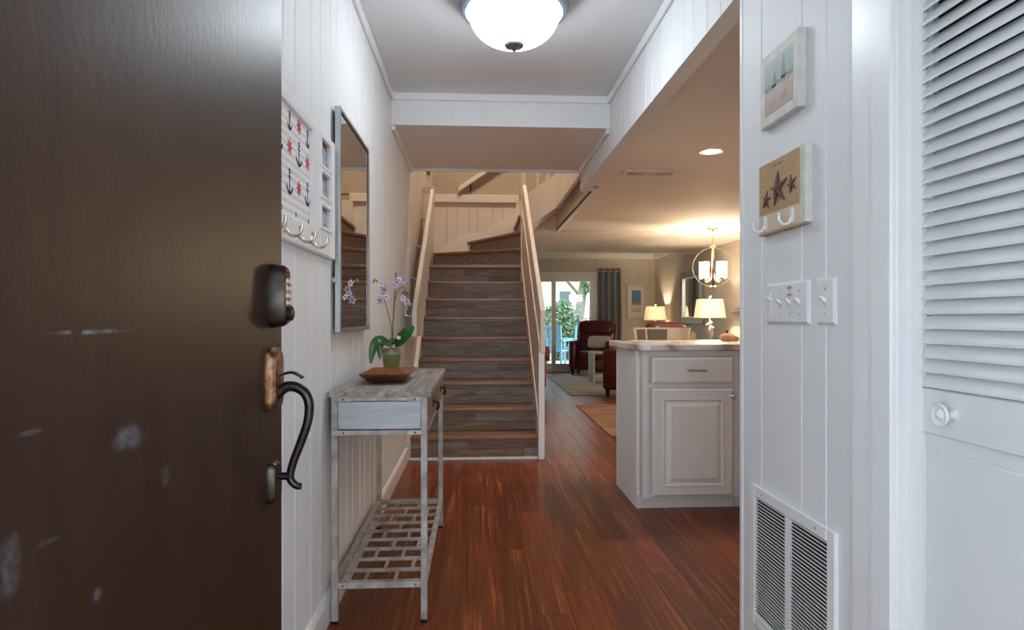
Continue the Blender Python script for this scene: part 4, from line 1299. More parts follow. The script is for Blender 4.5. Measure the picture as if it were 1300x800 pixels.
def flower(c, r, mat, face, seed):
    rr = random.Random(seed)
    q = Vector(face).normalized().to_track_quat('Z', 'Y').to_matrix().to_4x4()
    T_ = Matrix.Translation(c) @ q @ Matrix.Rotation(rr.uniform(0, 6), 4, 'Z')
    mb = MB(); mb.use(mat)
    for i in range(5):
        a = i * 2 * math.pi / 5
        wd = 0.42 if i in (1, 4) else 0.30
        t = bmesh.new()
        bmesh.ops.create_uvsphere(t, u_segments=8, v_segments=5, radius=1)
        for v in t.verts:
            v.co = Vector((v.co.x * r * wd, v.co.y * r * 0.52 + r * 0.5, v.co.z * r * 0.06 + 0.18 * r * ((v.co.y + 1) / 2) ** 2))
        mb._merge(t, T_ @ Matrix.Rotation(a, 4, 'Z'))
    mb.use(M['petal_dark'] if mat is not M['petal_dark'] else M['bud'])
    mb.ball((0, 0, 0), r * 0.22, (1, 1, 1.3), 8, T_ @ Matrix.Translation((0, 0, r * 0.1)))
    part(mb, 'flower', None, oc, 60)
fl = [(486, 361, 5.0), (490, 369, 5.2), (492, 378, 4.6), (484.5, 382, 5.6), (488, 374, 4.4), (505, 360, 5.5), (508, 357, 5.0), (514, 357, 5.0), (513, 379, 4.5), (517, 383, 5.0), (503, 364, 4.5)]
for i, (u, v, r_) in enumerate(fl):
    flower(op(u, v, -0.028 - 0.004 * (i % 3)), r_ * S, M['petal'], (random.Random(i).uniform(-0.5, 0.7), -1, random.Random(i + 50).uniform(-0.3, 0.4)), i)
flower(op(515, 374, -0.03), 4.6 * S, M['petal_dark'], (0.3, -1, 0), 31)
flower(op(508, 428, -0.05), 3.0 * S, M['petal'], (0.2, -1, 0.3), 32)
for (u, v) in ((478, 356.5), (481, 358.5), (519, 388), (516, 391), (522, 387), (477, 359)):
    part(MB().ball(op(u, v, -0.03), 1.6 * S, (0.8, 0.8, 1.2), 8), 'bud', M['bud'], oc, 60)

# ================================================================ CEILING LAMP
fl_ = thing('ceiling_lamp', 'round flush mount lamp with frosted bowl on the hall ceiling', 'lamp', (0.156, 2.62, ZC))
part(MB().lathe([(0, 0), (0.19, 0), (0.200, -0.020), (0.226, -0.036), (0.234, -0.052), (0.232, -0.062), (0.224, -0.067), (0.228, -0.075), (0.220, -0.086), (0.207, -0.089), (0.205, -0.06), (0, -0.06)], 56), 'rim', M['lamp_metal'], fl_, 40)
bp = [(0.193, -0.075)]
for i in range(1, 13):
    a = R(90 * i / 12)
    bp.append((0.193 * math.cos(a) ** 0.85, -0.083 - 0.137 * math.sin(a)))
bp[-1] = (0.0, bp[-1][1])
part(MB().lathe(bp, 56), 'glass_bowl', M['hall_glow'], fl_, 60, 'frosted glass bowl')
part(MB().lathe([(0, -0.216), (0.040, -0.216), (0.043, -0.222), (0.038, -0.229), (0.016, -0.234), (0.010, -0.239), (0.006, -0.247), (0, -0.250)], 24), 'finial', M['lamp_metal'], fl_, 40)

# ================================================================ KITCHEN PENINSULA
def cabinet(name, label, x0, w_):
    t = thing(name, label, 'cabinet', (x0, 3.36, 0))
    D = 0.51
    part(MB().box(0, 0, 0.075, w_, D, 0.88), 'body', M['cab'], t)
    ff = MB()
    ff.box(0, -0.02, 0.075, 0.035, 0, 0.88).box(w_ - 0.03, -0.02, 0.075, w_, 0, 0.88)
    ff.box(0.035, -0.02, 0.075, w_ - 0.03, 0, 0.10).box(0.035, -0.02, 0.678, w_ - 0.03, 0, 0.70).box(0.035, -0.02, 0.85, w_ - 0.03, 0, 0.88)
    part(ff, 'face_frame', M['cab'], t)
    part(MB().box(0, 0.045, 0, w_, 0.06, 0.076), 'toe_kick', M['cab'], t)
    def panel(name, x0, x1, z0, z1, raised):
        y = -0.02
        b_ = 0.012
        mb = stackY(x0, x1, z0, z1, y, b_)
        o = part(mb, name, M['cab'], t)
        if raised:
            fx = 0.056
            rc = part(recess(x0 + fx, x1 - fx, z0 + fx, z1 - fx, y - 0.019), 'raised_panel', M['cab'], o)
        return o
    dr = panel('drawer', 0.052, w_ - 0.033, 0.700, 0.846, False)
    cx = (0.052 + w_ - 0.033) / 2 + 0.01
    mb = MB().tube([(cx - 0.045, -0.072, 0.776), (cx + 0.045, -0.072, 0.776)], 0.006, 10)
    mb.ball((cx - 0.047, -0.072, 0.776), 0.008, n=10).ball((cx + 0.047, -0.072, 0.776), 0.008, n=10)
    mb.tube([(cx - 0.043, -0.04, 0.776), (cx - 0.043, -0.07, 0.776)], 0.005, 8).tube([(cx + 0.043, -0.04, 0.776), (cx + 0.043, -0.07, 0.776)], 0.005, 8)
    part(mb, 'drawer_pull', M['pend_metal'], dr, 40)
    do = panel('cabinet_door', 0.052, w_ - 0.033, 0.084, 0.676, True)
    part(MB().lathe([(0, 0), (0.008, 0), (0.006, 0.014), (0.014, 0.020), (0.016, 0.026), (0.012, 0.031), (0, 0.033)], 18, (w_ - 0.046, -0.041, 0.630), Matrix.Rotation(R(90), 4, 'X')), 'door_knob', M['silver'], do, 40)
    return t
def stackY(x0, x1, z0, z1, y, b_):
    t = bmesh.new()
    def L(i, yy):
        return [t.verts.new(p) for p in ((x0 + i, yy, z0 + i), (x1 - i, yy, z0 + i), (x1 - i, yy, z1 - i), (x0 + i, yy, z1 - i))]
    rings = [L(0, y), L(0, y - 0.012), L(b_, y - 0.020)]
    for A, B in zip(rings, rings[1:]):
        for k in range(4):
            t.faces.new([A[k], A[(k + 1) % 4], B[(k + 1) % 4], B[k]])
    t.faces.new(rings[-1]); t.faces.new(list(reversed(rings[0])))
    bmesh.ops.recalc_face_normals(t, faces=list(t.faces))
    mb = MB(); mb._merge(t)
    return mb
def recess(x0, x1, z0, z1, y):
    # groove ring then raised field
    t = bmesh.new()
    def L(i, yy):
        return [t.verts.new(p) for p in ((x0 + i, yy, z0 + i), (x1 - i, yy, z0 + i), (x1 - i, yy, z1 - i), (x0 + i, yy, z1 - i))]
    rings = [L(0, y + 0.002), L(0, y - 0.005), L(0.006, y - 0.006), L(0.014, y + 0.0005), L(0.018, y + 0.0005), L(0.044, y - 0.008)]
    for A, B in zip(rings, rings[1:]):
        for k in range(4):
            t.faces.new([A[k], A[(k + 1) % 4], B[(k + 1) % 4], B[k]])
    t.faces.new(rings[-1])
    bmesh.ops.recalc_face_normals(t, faces=list(t.faces))
    mb = MB(); mb._merge(t)
    return mb
c1 = cabinet('base_cabinet', 'white base cabinet at the end of the kitchen peninsula', 0.902, 0.538)
# beaded end panel belongs to the end cabinet
mb = MB()
zz0, zz1 = 0.0, 0.88
bd = MB().box(-0.012, 0.045, 0, 0.0, 0.51, 0.88)
y = 0.045
while y < 0.505:
    bd.prism([(-0.011, y + 0.0015), (-0.017, y + 0.003), (-0.018, y + 0.010), (-0.017, y + 0.017), (-0.011, y + 0.0185)], 'z', 0.001, 0.879)
    y += 0.0205
part(bd, 'beadboard_panel', M['cab'], c1, kind='stuff')
part(MB().box(-0.022, 0.500, 0, 0.0, 0.522, 0.88, 0.002), 'corner_strip', M['cab'], c1)
part(MB().box(-0.014, 0.038, 0.0, 0.004, 0.060, 0.08, 0.001), 'toe_return', M['cab'], c1)
cabinet('base_cabinet', 'white base cabinet next along the kitchen peninsula', 1.442, 0.60)
tp = [(0.852, 3.97), (0.858, 3.52), (0.868, 3.44), (0.885, 3.36), (0.902, 3.325), (0.935, 3.312), (2.06, 3.312), (2.06, 3.97)]
mb = MB().prism(tp, 'z', 0.8805, 0.918, 0.006)
single(mb, 'countertop', M['marble'], 'cream marbled countertop on the kitchen peninsula', 'countertop')

# bird ornament on the counter
bo = thing('seashell_ornament', 'small peach seashell ornament on the peninsula countertop', 'ornament', (1.545, 3.75, 0.918))
part(MB().ball((0, 0, 0.022), 0.045, (1.15, 0.7, 0.62), 14).ball((0.05, 0.0, 0.016), 0.02, (1.4, 0.7, 0.8), 10), 'shell_body', M['bird_wood'], bo, 60)
part(MB().ball((0.0, 0, 0.058), 0.008, (1, 1, 1.6), 8), 'shell_tip', M['dark_wood'], bo, 60)

# bar stool behind the counter
bs = thing('bar_stool', 'bar stool with taupe panels and cream curved back behind the counter', 'stool', (1.335, 4.36, 0))
for a in (45, 135, 225, 315):
    ca, sa = math.cos(R(a)), math.sin(R(a))
    part(MB().tube([(0.20 * ca, 0.20 * sa, 0), (0.13 * ca, 0.13 * sa, 0.60)], [0.014, 0.018], 8), 'leg', M['cream_wood'], bs, 40)
part(MB().lathe([(0.166, 0.20), (0.178, 0.20), (0.178, 0.212), (0.166, 0.212)], 24, closed=True), 'foot_ring', M['silver'], bs, 40)
part(MB().lathe([(0, 0.59), (0.18, 0.59), (0.20, 0.61), (0.20, 0.65), (0.17, 0.67), (0, 0.672)], 28), 'seat', M['taupe_seat'], bs, 40)
def arc_panel(r0, r1, a0, a1, z0, z1, n=10, lean=0.10):
    t = bmesh.new()
    rows = []
    for i in range(n + 1):
        a = R(a0 + (a1 - a0) * i / n)
        c, s_ = math.cos(a), math.sin(a)
        rows.append([t.verts.new(((r + lean * (z - 0.67)) * c, (r + lean * (z - 0.67)) * s_, z)) for r, z in ((r0, z0), (r1, z0), (r1, z1), (r0, z1))])
    for A, B in zip(rows, rows[1:]):
        for k in range(4):
            t.faces.new([A[k], A[(k + 1) % 4], B[(k + 1) % 4], B[k]])
    t.faces.new(rows[0]); t.faces.new(list(reversed(rows[-1])))
    bmesh.ops.recalc_face_normals(t, faces=list(t.faces))
    mb = MB(); mb._merge(t)
    return mb
part(arc_panel(0.165, 0.185, 12, 168, 0.90, 0.99), 'back_band', M['cream_wood'], bs, 40)
part(arc_panel(0.165, 0.185, 12, 20, 0.62, 0.90), 'back_post', M['cream_wood'], bs)
part(arc_panel(0.165, 0.185, 160, 168, 0.62, 0.90), 'back_post', M['cream_wood'], bs)
part(arc_panel(0.150, 0.166, 66, 112, 0.78, 0.978), 'back_pad', M['taupe_seat'], bs, 40)
part(arc_panel(0.150, 0.166, 122, 158, 0.78, 0.978), 'back_pad', M['taupe_seat'], bs, 40)

# ================================================================ CEILING FIXTURES, KITCHEN AND LIVING
def can_light(x, y, label):
    t = thing('recessed_light', label, 'light', (x, y, ZD))
    part(MB().lathe([(0.052, -0.004), (0.072, -0.004), (0.075, 0.0), (0.052, 0.0)], 32, closed=True), 'trim_ring', M['white_trim'], t, 40)
    part(MB().lathe([(0, -0.002), (0.052, -0.002), (0.052, -0.0005), (0, -0.0005)], 32), 'lens', M['can_glow'], t)
    lamp('recessed_beam', 'SPOT', 28, (1.0, 0.80, 0.56), (0, 0, -0.02), t, 0.05)
can_light(1.483, 3.85, 'round recessed light glowing in the kitchen ceiling beyond the air register')
can_light(2.75, 3.85, 'unseen recessed light added to brighten the kitchen toward the outer wall')  # extra lamp out of view, added to brighten the kitchen
cv = thing('ceiling_vent', 'white slotted air register in the kitchen ceiling', 'vent', (1.256, 4.455, ZD))
mb = MB()
mb.box(-0.20, -0.09, -0.008, 0.20, -0.055, 0, 0.002).box(-0.20, 0.055, -0.008, 0.20, 0.09, 0, 0.002)
mb.box(-0.20, -0.055, -0.008, -0.165, 0.055, 0, 0.002).box(0.165, -0.055, -0.008, 0.20, 0.055, 0, 0.002)
part(mb, 'frame', M['white_trim'], cv)
part(MB().box(-0.165, -0.055, -0.001, 0.165, 0.055, 0), 'backing', M['gap'], cv)
part(MB().box(-0.045, -0.055, -0.007, 0.045, 0.055, -0.001), 'center_plate', M['white_trim'], cv)
for k in range(8):
    for sg in (-1, 1):
        xx = sg * (0.055 + k * 0.0145)
        part(MB().box(xx - 0.003, -0.055, -0.007, xx + 0.003, 0.055, -0.001), 'slat', M['white_trim'], cv)
# pendant
pd = thing('pendant_light', 'champagne metal orb pendant with glowing cylinder shades', 'pendant', (2.754, 7.098, ZD))
part(MB().lathe([(0, 0), (0.072, 0), (0.072, -0.008), (0.05, -0.02), (0.014, -0.026), (0.012, -0.04), (0, -0.04)], 28), 'canopy', M['pend_metal'], pd, 40)
for i in range(7):
    z = -0.045 - i * 0.024
    pts = [(0.006 * math.cos(a) if i % 2 else 0, 0 if i % 2 else 0.006 * math.cos(a), z - 0.012 + 0.016 * math.sin(a)) for a in [2 * math.pi * k / 10 for k in range(11)]]
    part(MB().tube(pts, 0.0018, 5, False), 'chain_link', M['pend_metal'], pd, 60)
OZc, OR = -0.462, 0.230
def ring(rot, gap=0):
    t = bmesh.new()
    n = 48
    rows = []
    for i in range(n):
        a = 2 * math.pi * i / n
        c, s_ = math.cos(a), math.sin(a)
        rows.append([t.verts.new((r * c, w_, r * s_)) for r, w_ in ((OR - 0.006, -0.012), (OR, -0.012), (OR, 0.012), (OR - 0.006, 0.012))])
    for i in range(n):
        A, B = rows[i], rows[(i + 1) % n]
        for k in range(4):
            t.faces.new([A[k], A[(k + 1) % 4], B[(k + 1) % 4], B[k]])
    bmesh.ops.recalc_face_normals(t, faces=list(t.faces))
    mb = MB(); mb._merge(t, Matrix.Translation((0, 0, OZc)) @ Matrix.Rotation(R(rot), 4, 'Z'))
    return mb
part(ring(-21), 'orb_ring', M['pend_metal'], pd, 40)
part(ring(69), 'orb_ring', M['pend_metal'], pd, 40)
part(MB().tube([(0, 0, -0.21), (0, 0, OZc - OR)], 0.009, 10), 'stem', M['pend_metal'], pd, 40)
part(MB().lathe([(0, -0.20), (0.03, -0.215), (0.036, -0.228), (0, -0.235)], 18), 'top_cap', M['pend_metal'], pd, 40)
part(MB().lathe([(0, -0.675), (0.03, -0.678), (0.045, -0.692), (0.02, -0.705), (0, -0.715)], 18), 'bottom_cap', M['pend_metal'], pd, 40)
for i, a in enumerate((24, 114, 204, 294)):
    c, s_ = math.cos(R(a)), math.sin(R(a))
    q = 0.135
    pth = smooth_path([(0.005 * c, 0.005 * s_, -0.50), (0.03 * c, 0.03 * s_, -0.60), (0.10 * c, 0.10 * s_, -0.64), (q * c, q * s_, -0.61)])
    part(MB().tube(pth, 0.006, 8), 'arm', M['pend_metal'], pd, 60)
    part(MB().lathe([(0, -0.61), (0.022, -0.61), (0.034, -0.592), (0, -0.590)], 16, (q * c, q * s_, 0)), 'socket_cup', M['pend_metal'], pd, 40)
    part(MB().lathe([(0.056, -0.590), (0.056, -0.410), (0.053, -0.410), (0.053, -0.590)], 22, (q * c, q * s_, 0), closed=True), 'glass_shade', M['warm_glow'], pd, 60)
lamp('pendant_bulbs', 'POINT', 34, (1.0, 0.78, 0.54), (0, 0, -0.52), pd, 0.06)

# ================================================================ LIVING ROOM
# sliding patio door
sd = thing('door_3', 'white framed sliding glass patio door', 'door', ((DX0 + DX1) / 2, YW, 0), kind='structure')
hx = (DX1 - DX0) / 2
mb = MB()
mb.box(-hx, -0.01, 0, -hx + 0.05, 0.11, DZ, 0.003).box(hx - 0.05, -0.01, 0, hx, 0.11, DZ, 0.003)
mb.box(-hx + 0.05, -0.01, DZ - 0.06, hx - 0.05, 0.11, DZ, 0.003).box(-hx + 0.05, -0.01, 0, hx - 0.05, 0.11, 0.04, 0.003)
part(mb, 'outer_frame', M['white_trim'], sd)
part(MB().box(-hx - 0.05, -0.028, DZ - 0.02, hx + 0.05, -0.008, DZ + 0.06, 0.004).box(hx - 0.005, -0.028, 0, hx + 0.05, -0.008, DZ - 0.02, 0.004).box(-hx - 0.05, -0.028, 0, -hx + 0.005, -0.008, DZ - 0.02, 0.004), 'casing', M['white_trim'], sd)
def sash(x0, x1, y):
    mb = MB()
    w_ = 0.085
    mb.box(x0, y, 0.04, x0 + w_, y + 0.04, DZ - 0.06, 0.003).box(x1 - w_, y, 0.04, x1, y + 0.04, DZ - 0.06, 0.003)
    mb.box(x0 + w_, y, DZ - 0.16, x1 - w_, y + 0.04, DZ - 0.06, 0.003).box(x0 + w_, y, 0.04, x1 - w_, y + 0.04, 0.16, 0.003)
    o = part(mb, 'sash', M['white_trim'], sd)
    part(MB().box(x0 + w_, y + 0.017, 0.16, x1 - w_, y + 0.023, DZ - 0.16), 'pane', M['glass'], o)
mid = 1.515 - (DX0 + DX1) / 2
sash(-hx + 0.05, mid + 0.04, 0.055)
sash(mid - 0.05, hx - 0.05, 0.005)
part(MB().box(mid - 0.025, -0.03, 0.95, mid - 0.005, 0.006, 1.12, 0.003), 'pull_handle', M['white_trim'], sd)
# curtain and rod
cr = thing('curtain_rod', 'silver curtain rod above the patio door', 'rod', (1.6, YW - 0.085, 1.985))
part(MB().tube([(-0.95, 0, 0), (1.29, 0, 0)], 0.011, 10), 'rod', M['silver'], cr, 40)
part(MB().ball((1.30, 0, 0), 0.022, n=10), 'finial', M['silver'], cr, 60)
for xx in (-0.5, 0.12, 1.22):
    part(MB().box(xx - 0.008, 0, -0.012, xx + 0.008, 0.077, 0.0, 0.001), 'bracket', M['silver'], cr)
cu = thing('curtain', 'slate grey grommet curtain beside the patio door', 'curtain', (2.605, YW - 0.085, 0.02))
rows = []
N = 64
zs = [0, 0.3, 0.8, 1.4, 1.9, 2.02]
for z in zs:
    row = []
    for i in range(N + 1):
        t = i / N
        sp_ = 0.235 * (1.0 + 0.05 * (1 - z / 2.0))
        row.append(Vector((-sp_ + 2 * sp_ * t + 0.010 * math.sin(8 * t + z), 0.045 * math.sin(t * 2 * math.pi * 4.0) * (1 + 0.15 * math.sin(3 * t + 2 * z)), z)))
    rows.append(row)
part(MB().grid_surface(rows, 0.003), 'curtain_panel', M['curtain'], cu, 80)
for i in range(8):
    t = (i + 0.0) / 8 + 1e-3
    part(MB().lathe([(0.016, -0.003), (0.026, -0.003), (0.026, 0.003), (0.016, 0.003)], 14, (-0.235 + 0.47 * t, 0, 1.965), Matrix.Rotation(R(90 if False else 60), 4, 'Y'), True), 'grommet', M['silver'], cu, 40)
# framed print
fp = thing('framed_print', 'cream framed coastal print on the far beige wall', 'picture', (3.155, YW - 0.008, 1.05))
def frameY(mb, x0, x1, z0, z1, w_, y0, y1, bev=0.003):
    mb.box(x0, y0, z0, x0 + w_, y1, z1, bev).box(x1 - w_, y0, z0, x1, y1, z1, bev)
    mb.box(x0 + w_, y0, z0, x1 - w_, y1, z0 + w_, bev).box(x0 + w_, y0, z1 - w_, x1 - w_, y1, z1, bev)
    return mb
part(frameY(MB(), -0.195, 0.195, 0, 0.69, 0.035, -0.025, 0), 'frame', M['distress'], fp)
part(MB().box(-0.16, -0.012, 0.035, 0.16, 0, 0.655), 'mat_board', M['fabric_white'], fp)
m, nt, b = new_mat('coastal_print')
tc = nt.nodes.new('ShaderNodeTexCoord'); sx = nt.nodes.new('ShaderNodeSeparateXYZ')
nt.links.new(tc.outputs['Object'], sx.inputs[0])
mpn = coords(nt, rnd=False); nn = noise(nt, mpn.outputs[0], 18, 4)
ad = nt.nodes.new('ShaderNodeMath'); ad.operation = 'MULTIPLY_ADD'; ad.inputs[1].default_value = 0.10
nt.links.new(nn.outputs['Fac'], ad.inputs[0]); nt.links.new(sx.outputs['Z'], ad.inputs[2])
mr = nt.nodes.new('ShaderNodeMapRange'); mr.inputs['From Min'].default_value = 0.18; mr.inputs['From Max'].default_value = 0.62
nt.links.new(ad.outputs[0], mr.inputs['Value'])
r1 = ramp(nt, mr.outputs[0], [(0.0, (0.55, 0.33, 0.14)), (0.16, (0.60, 0.50, 0.36)), (0.28, (0.62, 0.60, 0.55)), (0.36, (0.34, 0.12, 0.08)), (0.45, (0.12, 0.24, 0.14)), (0.55, (0.05, 0.15, 0.36)), (1.0, (0.09, 0.24, 0.50))])
nt.links.new(r1.outputs[0], b.inputs['Base Color']); b.inputs['Roughness'].default_value = 0.3
part(MB().box(-0.092, -0.0135, 0.13, 0.092, -0.011, 0.565), 'coastal_print', m, fp)

def table_lamp(name, label, x, y, z, s=1.0):
    t = thing(name, label, 'lamp', (x, y, z))
    part(MB().lathe([(0, 0), (0.075 * s, 0), (0.078 * s, 0.012), (0.055 * s, 0.02), (0.03 * s, 0.028), (0, 0.03)], 24), 'base', M['ceramic'], t, 40)
    part(MB().lathe([(0.02, 0.026), (0.038, 0.05), (0.045, 0.11), (0.036, 0.17), (0.024, 0.20), (0, 0.20)], 20), 'body', M['crystal'], t, 40)
    mb = MB()
    for i in range(7):
        a = i * 0.9
        mb.ball((0.035 * math.cos(a) * (1 - i * 0.08), 0.035 * math.sin(a) * (1 - i * 0.08), 0.19 + i * 0.012), 0.026 - i * 0.001, (1, 1, 0.8), 10)
    part(mb, 'shell_cluster', M['ceramic'], t, 60)
    part(MB().tube([(0, 0, 0.25), (0, 0, 0.60)], 0.007, 8), 'rod', M['ceramic'], t, 40)
    sh = MB()
    z0, z1 = 0.325, 0.575
    t0, t1 = 0.195, 0.160
    # soft square shade, open at the top and bottom
    tt = bmesh.new()
    rings = []
    for (r, zz) in ((t0, z0), (t1, z1), (t1 - 0.003, z1), (t0 - 0.003, z0)):
        rings.append([tt.verts.new((a, b_, zz)) for a, b_ in oval(r, r * 0.72, 40, 5)])
    for A, B in zip(rings, rings[1:] + rings[:1]):
        n = len(A)
        for k in range(n):
            tt.faces.new([A[k], A[(k + 1) % n], B[(k + 1) % n], B[k]])
    bmesh.ops.recalc_face_normals(tt, faces=list(tt.faces))
    sh._merge(tt)
    part(sh, 'lamp_shade', M['shade'], t, 50)
    part(MB().tube([(-0.155, 0, 0.57), (0, 0, 0.575), (0.155, 0, 0.57)], 0.0025, 6), 'harp_bar', M['silver'], t)
    part(MB().ball((0, 0, 0.605), 0.016, (1, 1, 0.8), 10).ball((0.016, 0, 0.615), 0.012, n=8), 'finial', M['ceramic'], t, 60)
    lamp('lamp_bulb', 'POINT', 15, (1.0, 0.78, 0.52), (0, 0, 0.44), t, 0.035)
    return t
# end tables that carry the lamps
def end_table(label, x, y, w_, h, mat, group=None):
    t = thing('end_table', label, 'table', (x, y, 0))
    part(MB().box(-w_, -w_, h - 0.03, w_, w_, h, 0.004), 'table_top', mat, t)
    for a in (-1, 1):
        for b_ in (-1, 1):
            part(MB().box(a * (w_ - 0.03) - 0.02, b_ * (w_ - 0.03) - 0.02, 0, a * (w_ - 0.03) + 0.02, b_ * (w_ - 0.03) + 0.02, h - 0.03, 0.002), 'leg', mat, t)
    part(MB().box(-w_ + 0.02, -w_ + 0.02, 0.15, w_ - 0.02, w_ - 0.02, 0.17), 'shelf', mat, t)
end_table('dark end table under the lamp by the kitchen counter', 3.16, 8.2, 0.20, 0.74, M['dark_wood'])
table_lamp('table_lamp', 'cream shaded table lamp seen just above the kitchen counter', 3.138, 8.2, 0.741)
end_table('dark end table under the lamp in the living room corner', 3.30, 11.35, 0.20, 0.70, M['dark_wood'])
table_lamp('table_lamp', 'cream shaded table lamp in the corner beside the framed print', 3.31, 11.35, 0.701)

# living room mirror
lm = thing('framed_mirror', 'antique silver framed mirror on the beige living room wall', 'mirror', (XK, 10.0, 0.96))
part(rect_frame(MB(), -0.52, 0.52, 0, 0.88, 0.10, -0.035, 0, 0.008), 'frame', M['frame_silver'], lm)
part(rect_frame(MB(), -0.42, 0.42, 0.10, 0.78, 0.025, -0.045, -0.012, 0.006), 'inner_frame', M['silver'], lm)
part(MB().box(-0.014, -0.41, 0.11, -0.004, 0.41, 0.77), 'mirror_glass', M['mirror'], lm)
mb = MB()
for i in range(28):
    zz = 0.03 + i * 0.03
    mb.ball((-0.036, 0.515, zz), 0.012, n=6)
part(mb, 'beaded_edge', M['frame_silver'], lm, 50, kind='stuff')

# carved fish on the wall
wf_ = thing('wall_fish', 'carved reddish wooden fish on the beige living room wall', 'carving', (XK, 8.10, 1.06))
pts = [(0.28, 0.09), (0.15, 0.125), (0.0, 0.15), (-0.15, 0.18), (-0.30, 0.24), (-0.36, 0.25), (-0.34, 0.12), (-0.36, -0.02), (-0.28, 0.02), (-0.12, 0.02), (0.02, 0.03), (0.16, 0.06)]
part(MB().prism(pts, 'x', -0.04, -0.002, 0.010), 'body', M['carved_wood'], wf_)
part(MB().prism([(0.24, 0.092), (0.0, 0.112), (-0.2, 0.13), (-0.2, 0.12), (0.0, 0.102), (0.2, 0.086)], 'x', -0.043, -0.039), 'side_stripe', M['cream_wood'], wf_)

# recliners
def recliner(label, C, phi, pillow=None):
    t = thing('recliner', label, 'armchair', (C[0], C[1], 0.0122), phi)
    W, D = 0.40, 0.42
    for sx_ in (-1, 1):
        ar = MB().box(sx_ * W - (0.13 if sx_ > 0 else 0), -D + 0.02, 0.10, sx_ * W + (0.13 if sx_ < 0 else 0), D - 0.14, 0.60, 0.035, 3)
        a = part(ar, 'arm', M['burgundy'], t, 50)
        part(MB().cushion((sx_ * (W - 0.065), -0.05, 0.598), (0.15, 0.70, 0.075), n=5), 'arm_pad', M['burgundy'], a, 60)
        for sy_ in (-1, 1):
            x = sx_ * (W - 0.06); y = sy_ * (D - (0.07 if sy_ < 0 else 0.16))
            part(MB().tube([(x, y, 0.11), (x, y, 0)], [0.034, 0.022], 8), 'leg', M['dark_wood'], t, 40)
    part(MB().box(-W + 0.13, -D + 0.03, 0.10, W - 0.13, D - 0.16, 0.30, 0.02, 2), 'base', M['burgundy'], t, 50)
    part(MB().box(-W + 0.132, -D + 0.005, 0.115, W - 0.132, -D + 0.04, 0.275, 0.015, 2), 'footrest_panel', M['burgundy'], t, 50)
    part(MB().cushion((0, -0.09, 0.365), (2 * W - 0.26, 0.62, 0.17), n=7), 'seat_cushion', M['burgundy'], t, 60)
    rot = Matrix.Rotation(R(-14), 4, 'X')
    bk = MB()
    bk.cushion((0, 0, 0), (2 * W - 0.12, 0.20, 0.62), n=8, mat=Matrix.Translation((0, 0.30, 0.66)) @ rot)
    bb = part(bk, 'backrest', M['burgundy'], t, 60)
    hd = MB().cushion((0, 0, 0), (2 * W - 0.10, 0.22, 0.27), n=7, mat=Matrix.Translation((0, 0.325, 0.86)) @ rot)
    part(hd, 'head_cushion', M['burgundy'], bb, 60)
    for sx_ in (-1, 1):
        part(MB().box(-0.02, -0.06, -0.30, 0.02, 0.09, 0.26, 0.012, 2, mat=Matrix.Translation((sx_ * (W - 0.045), 0.33, 0.66)) @ rot), 'side_wing', M['burgundy'], bb, 50)
    return t
recliner('burgundy leather recliner with grey pillow by the patio door', (2.19, 11.53), R(-20))
rot = Matrix.Rotation(R(-20), 4, 'Z') @ Matrix.Rotation(R(-28), 4, 'X')
mb = MB().cushion((0, 0, 0), (0.44, 0.11, 0.25), n=8, mat=Matrix.Translation((2.29, 11.50, 0.603)) @ rot)
single(mb, 'throw_pillow', M['grey_cloth'], 'pale grey lumbar pillow resting on the burgundy recliner', 'pillow', sm=60)
recliner('burgundy leather recliner seen from behind past the counter end', (2.22, 8.10), R(217))

t = thing('side_table', 'pale grey green side table between the two recliners', 'table', (2.10, 10.05, 0.0122))
part(MB().box(-0.25, -0.22, 0.47, 0.25, 0.22, 0.50, 0.004), 'table_top', M['pale_table'], t)
for sx_ in (-1, 1):
    part(MB().box(sx_ * 0.23 - 0.015, -0.21, 0, sx_ * 0.23 + 0.015, 0.21, 0.47, 0.003), 'side_panel', M['pale_table'], t)
part(MB().box(-0.215, -0.21, 0.10, 0.215, 0.21, 0.12), 'shelf', M['pale_table'], t)

# orange leather sofa along the stair side
so_ = thing('leather_sofa', 'orange brown leather sofa with rolled arms beside the stairs', 'sofa', (0.50, 9.5, 0))
part(MB().box(-0.42, -0.80, 0.10, 0.40, 0.80, 0.32, 0.03, 2), 'base', M['orange_leather'], so_, 50)
for sy_ in (-1, 1):
    a = part(MB().box(-0.42, sy_ * 0.86 - 0.09, 0.10, 0.46, sy_ * 0.86 + 0.09, 0.56, 0.03, 2), 'arm', M['orange_leather'], so_, 50)
    part(MB().tube([(-0.42, sy_ * 0.86, 0.56), (0.505, sy_ * 0.86, 0.56)], 0.105, 20), 'arm_roll', M['orange_leather'], a, 50)
    part(MB().cushion((0.02, sy_ * 0.38, 0.40), (0.78, 0.75, 0.18), n=6), 'seat_cushion', M['orange_leather'], so_, 60)
    part(MB().cushion((-0.30, sy_ * 0.38, 0.62), (0.22, 0.75, 0.46), n=6), 'back_cushion', M['orange_leather'], so_, 60)
    for xx in (-0.36, 0.40):
        part(MB().tube([(xx, sy_ * 0.85, 0.10), (xx, sy_ * 0.85, 0)], [0.04, 0.028], 8), 'leg', M['dark_wood'], so_, 40)
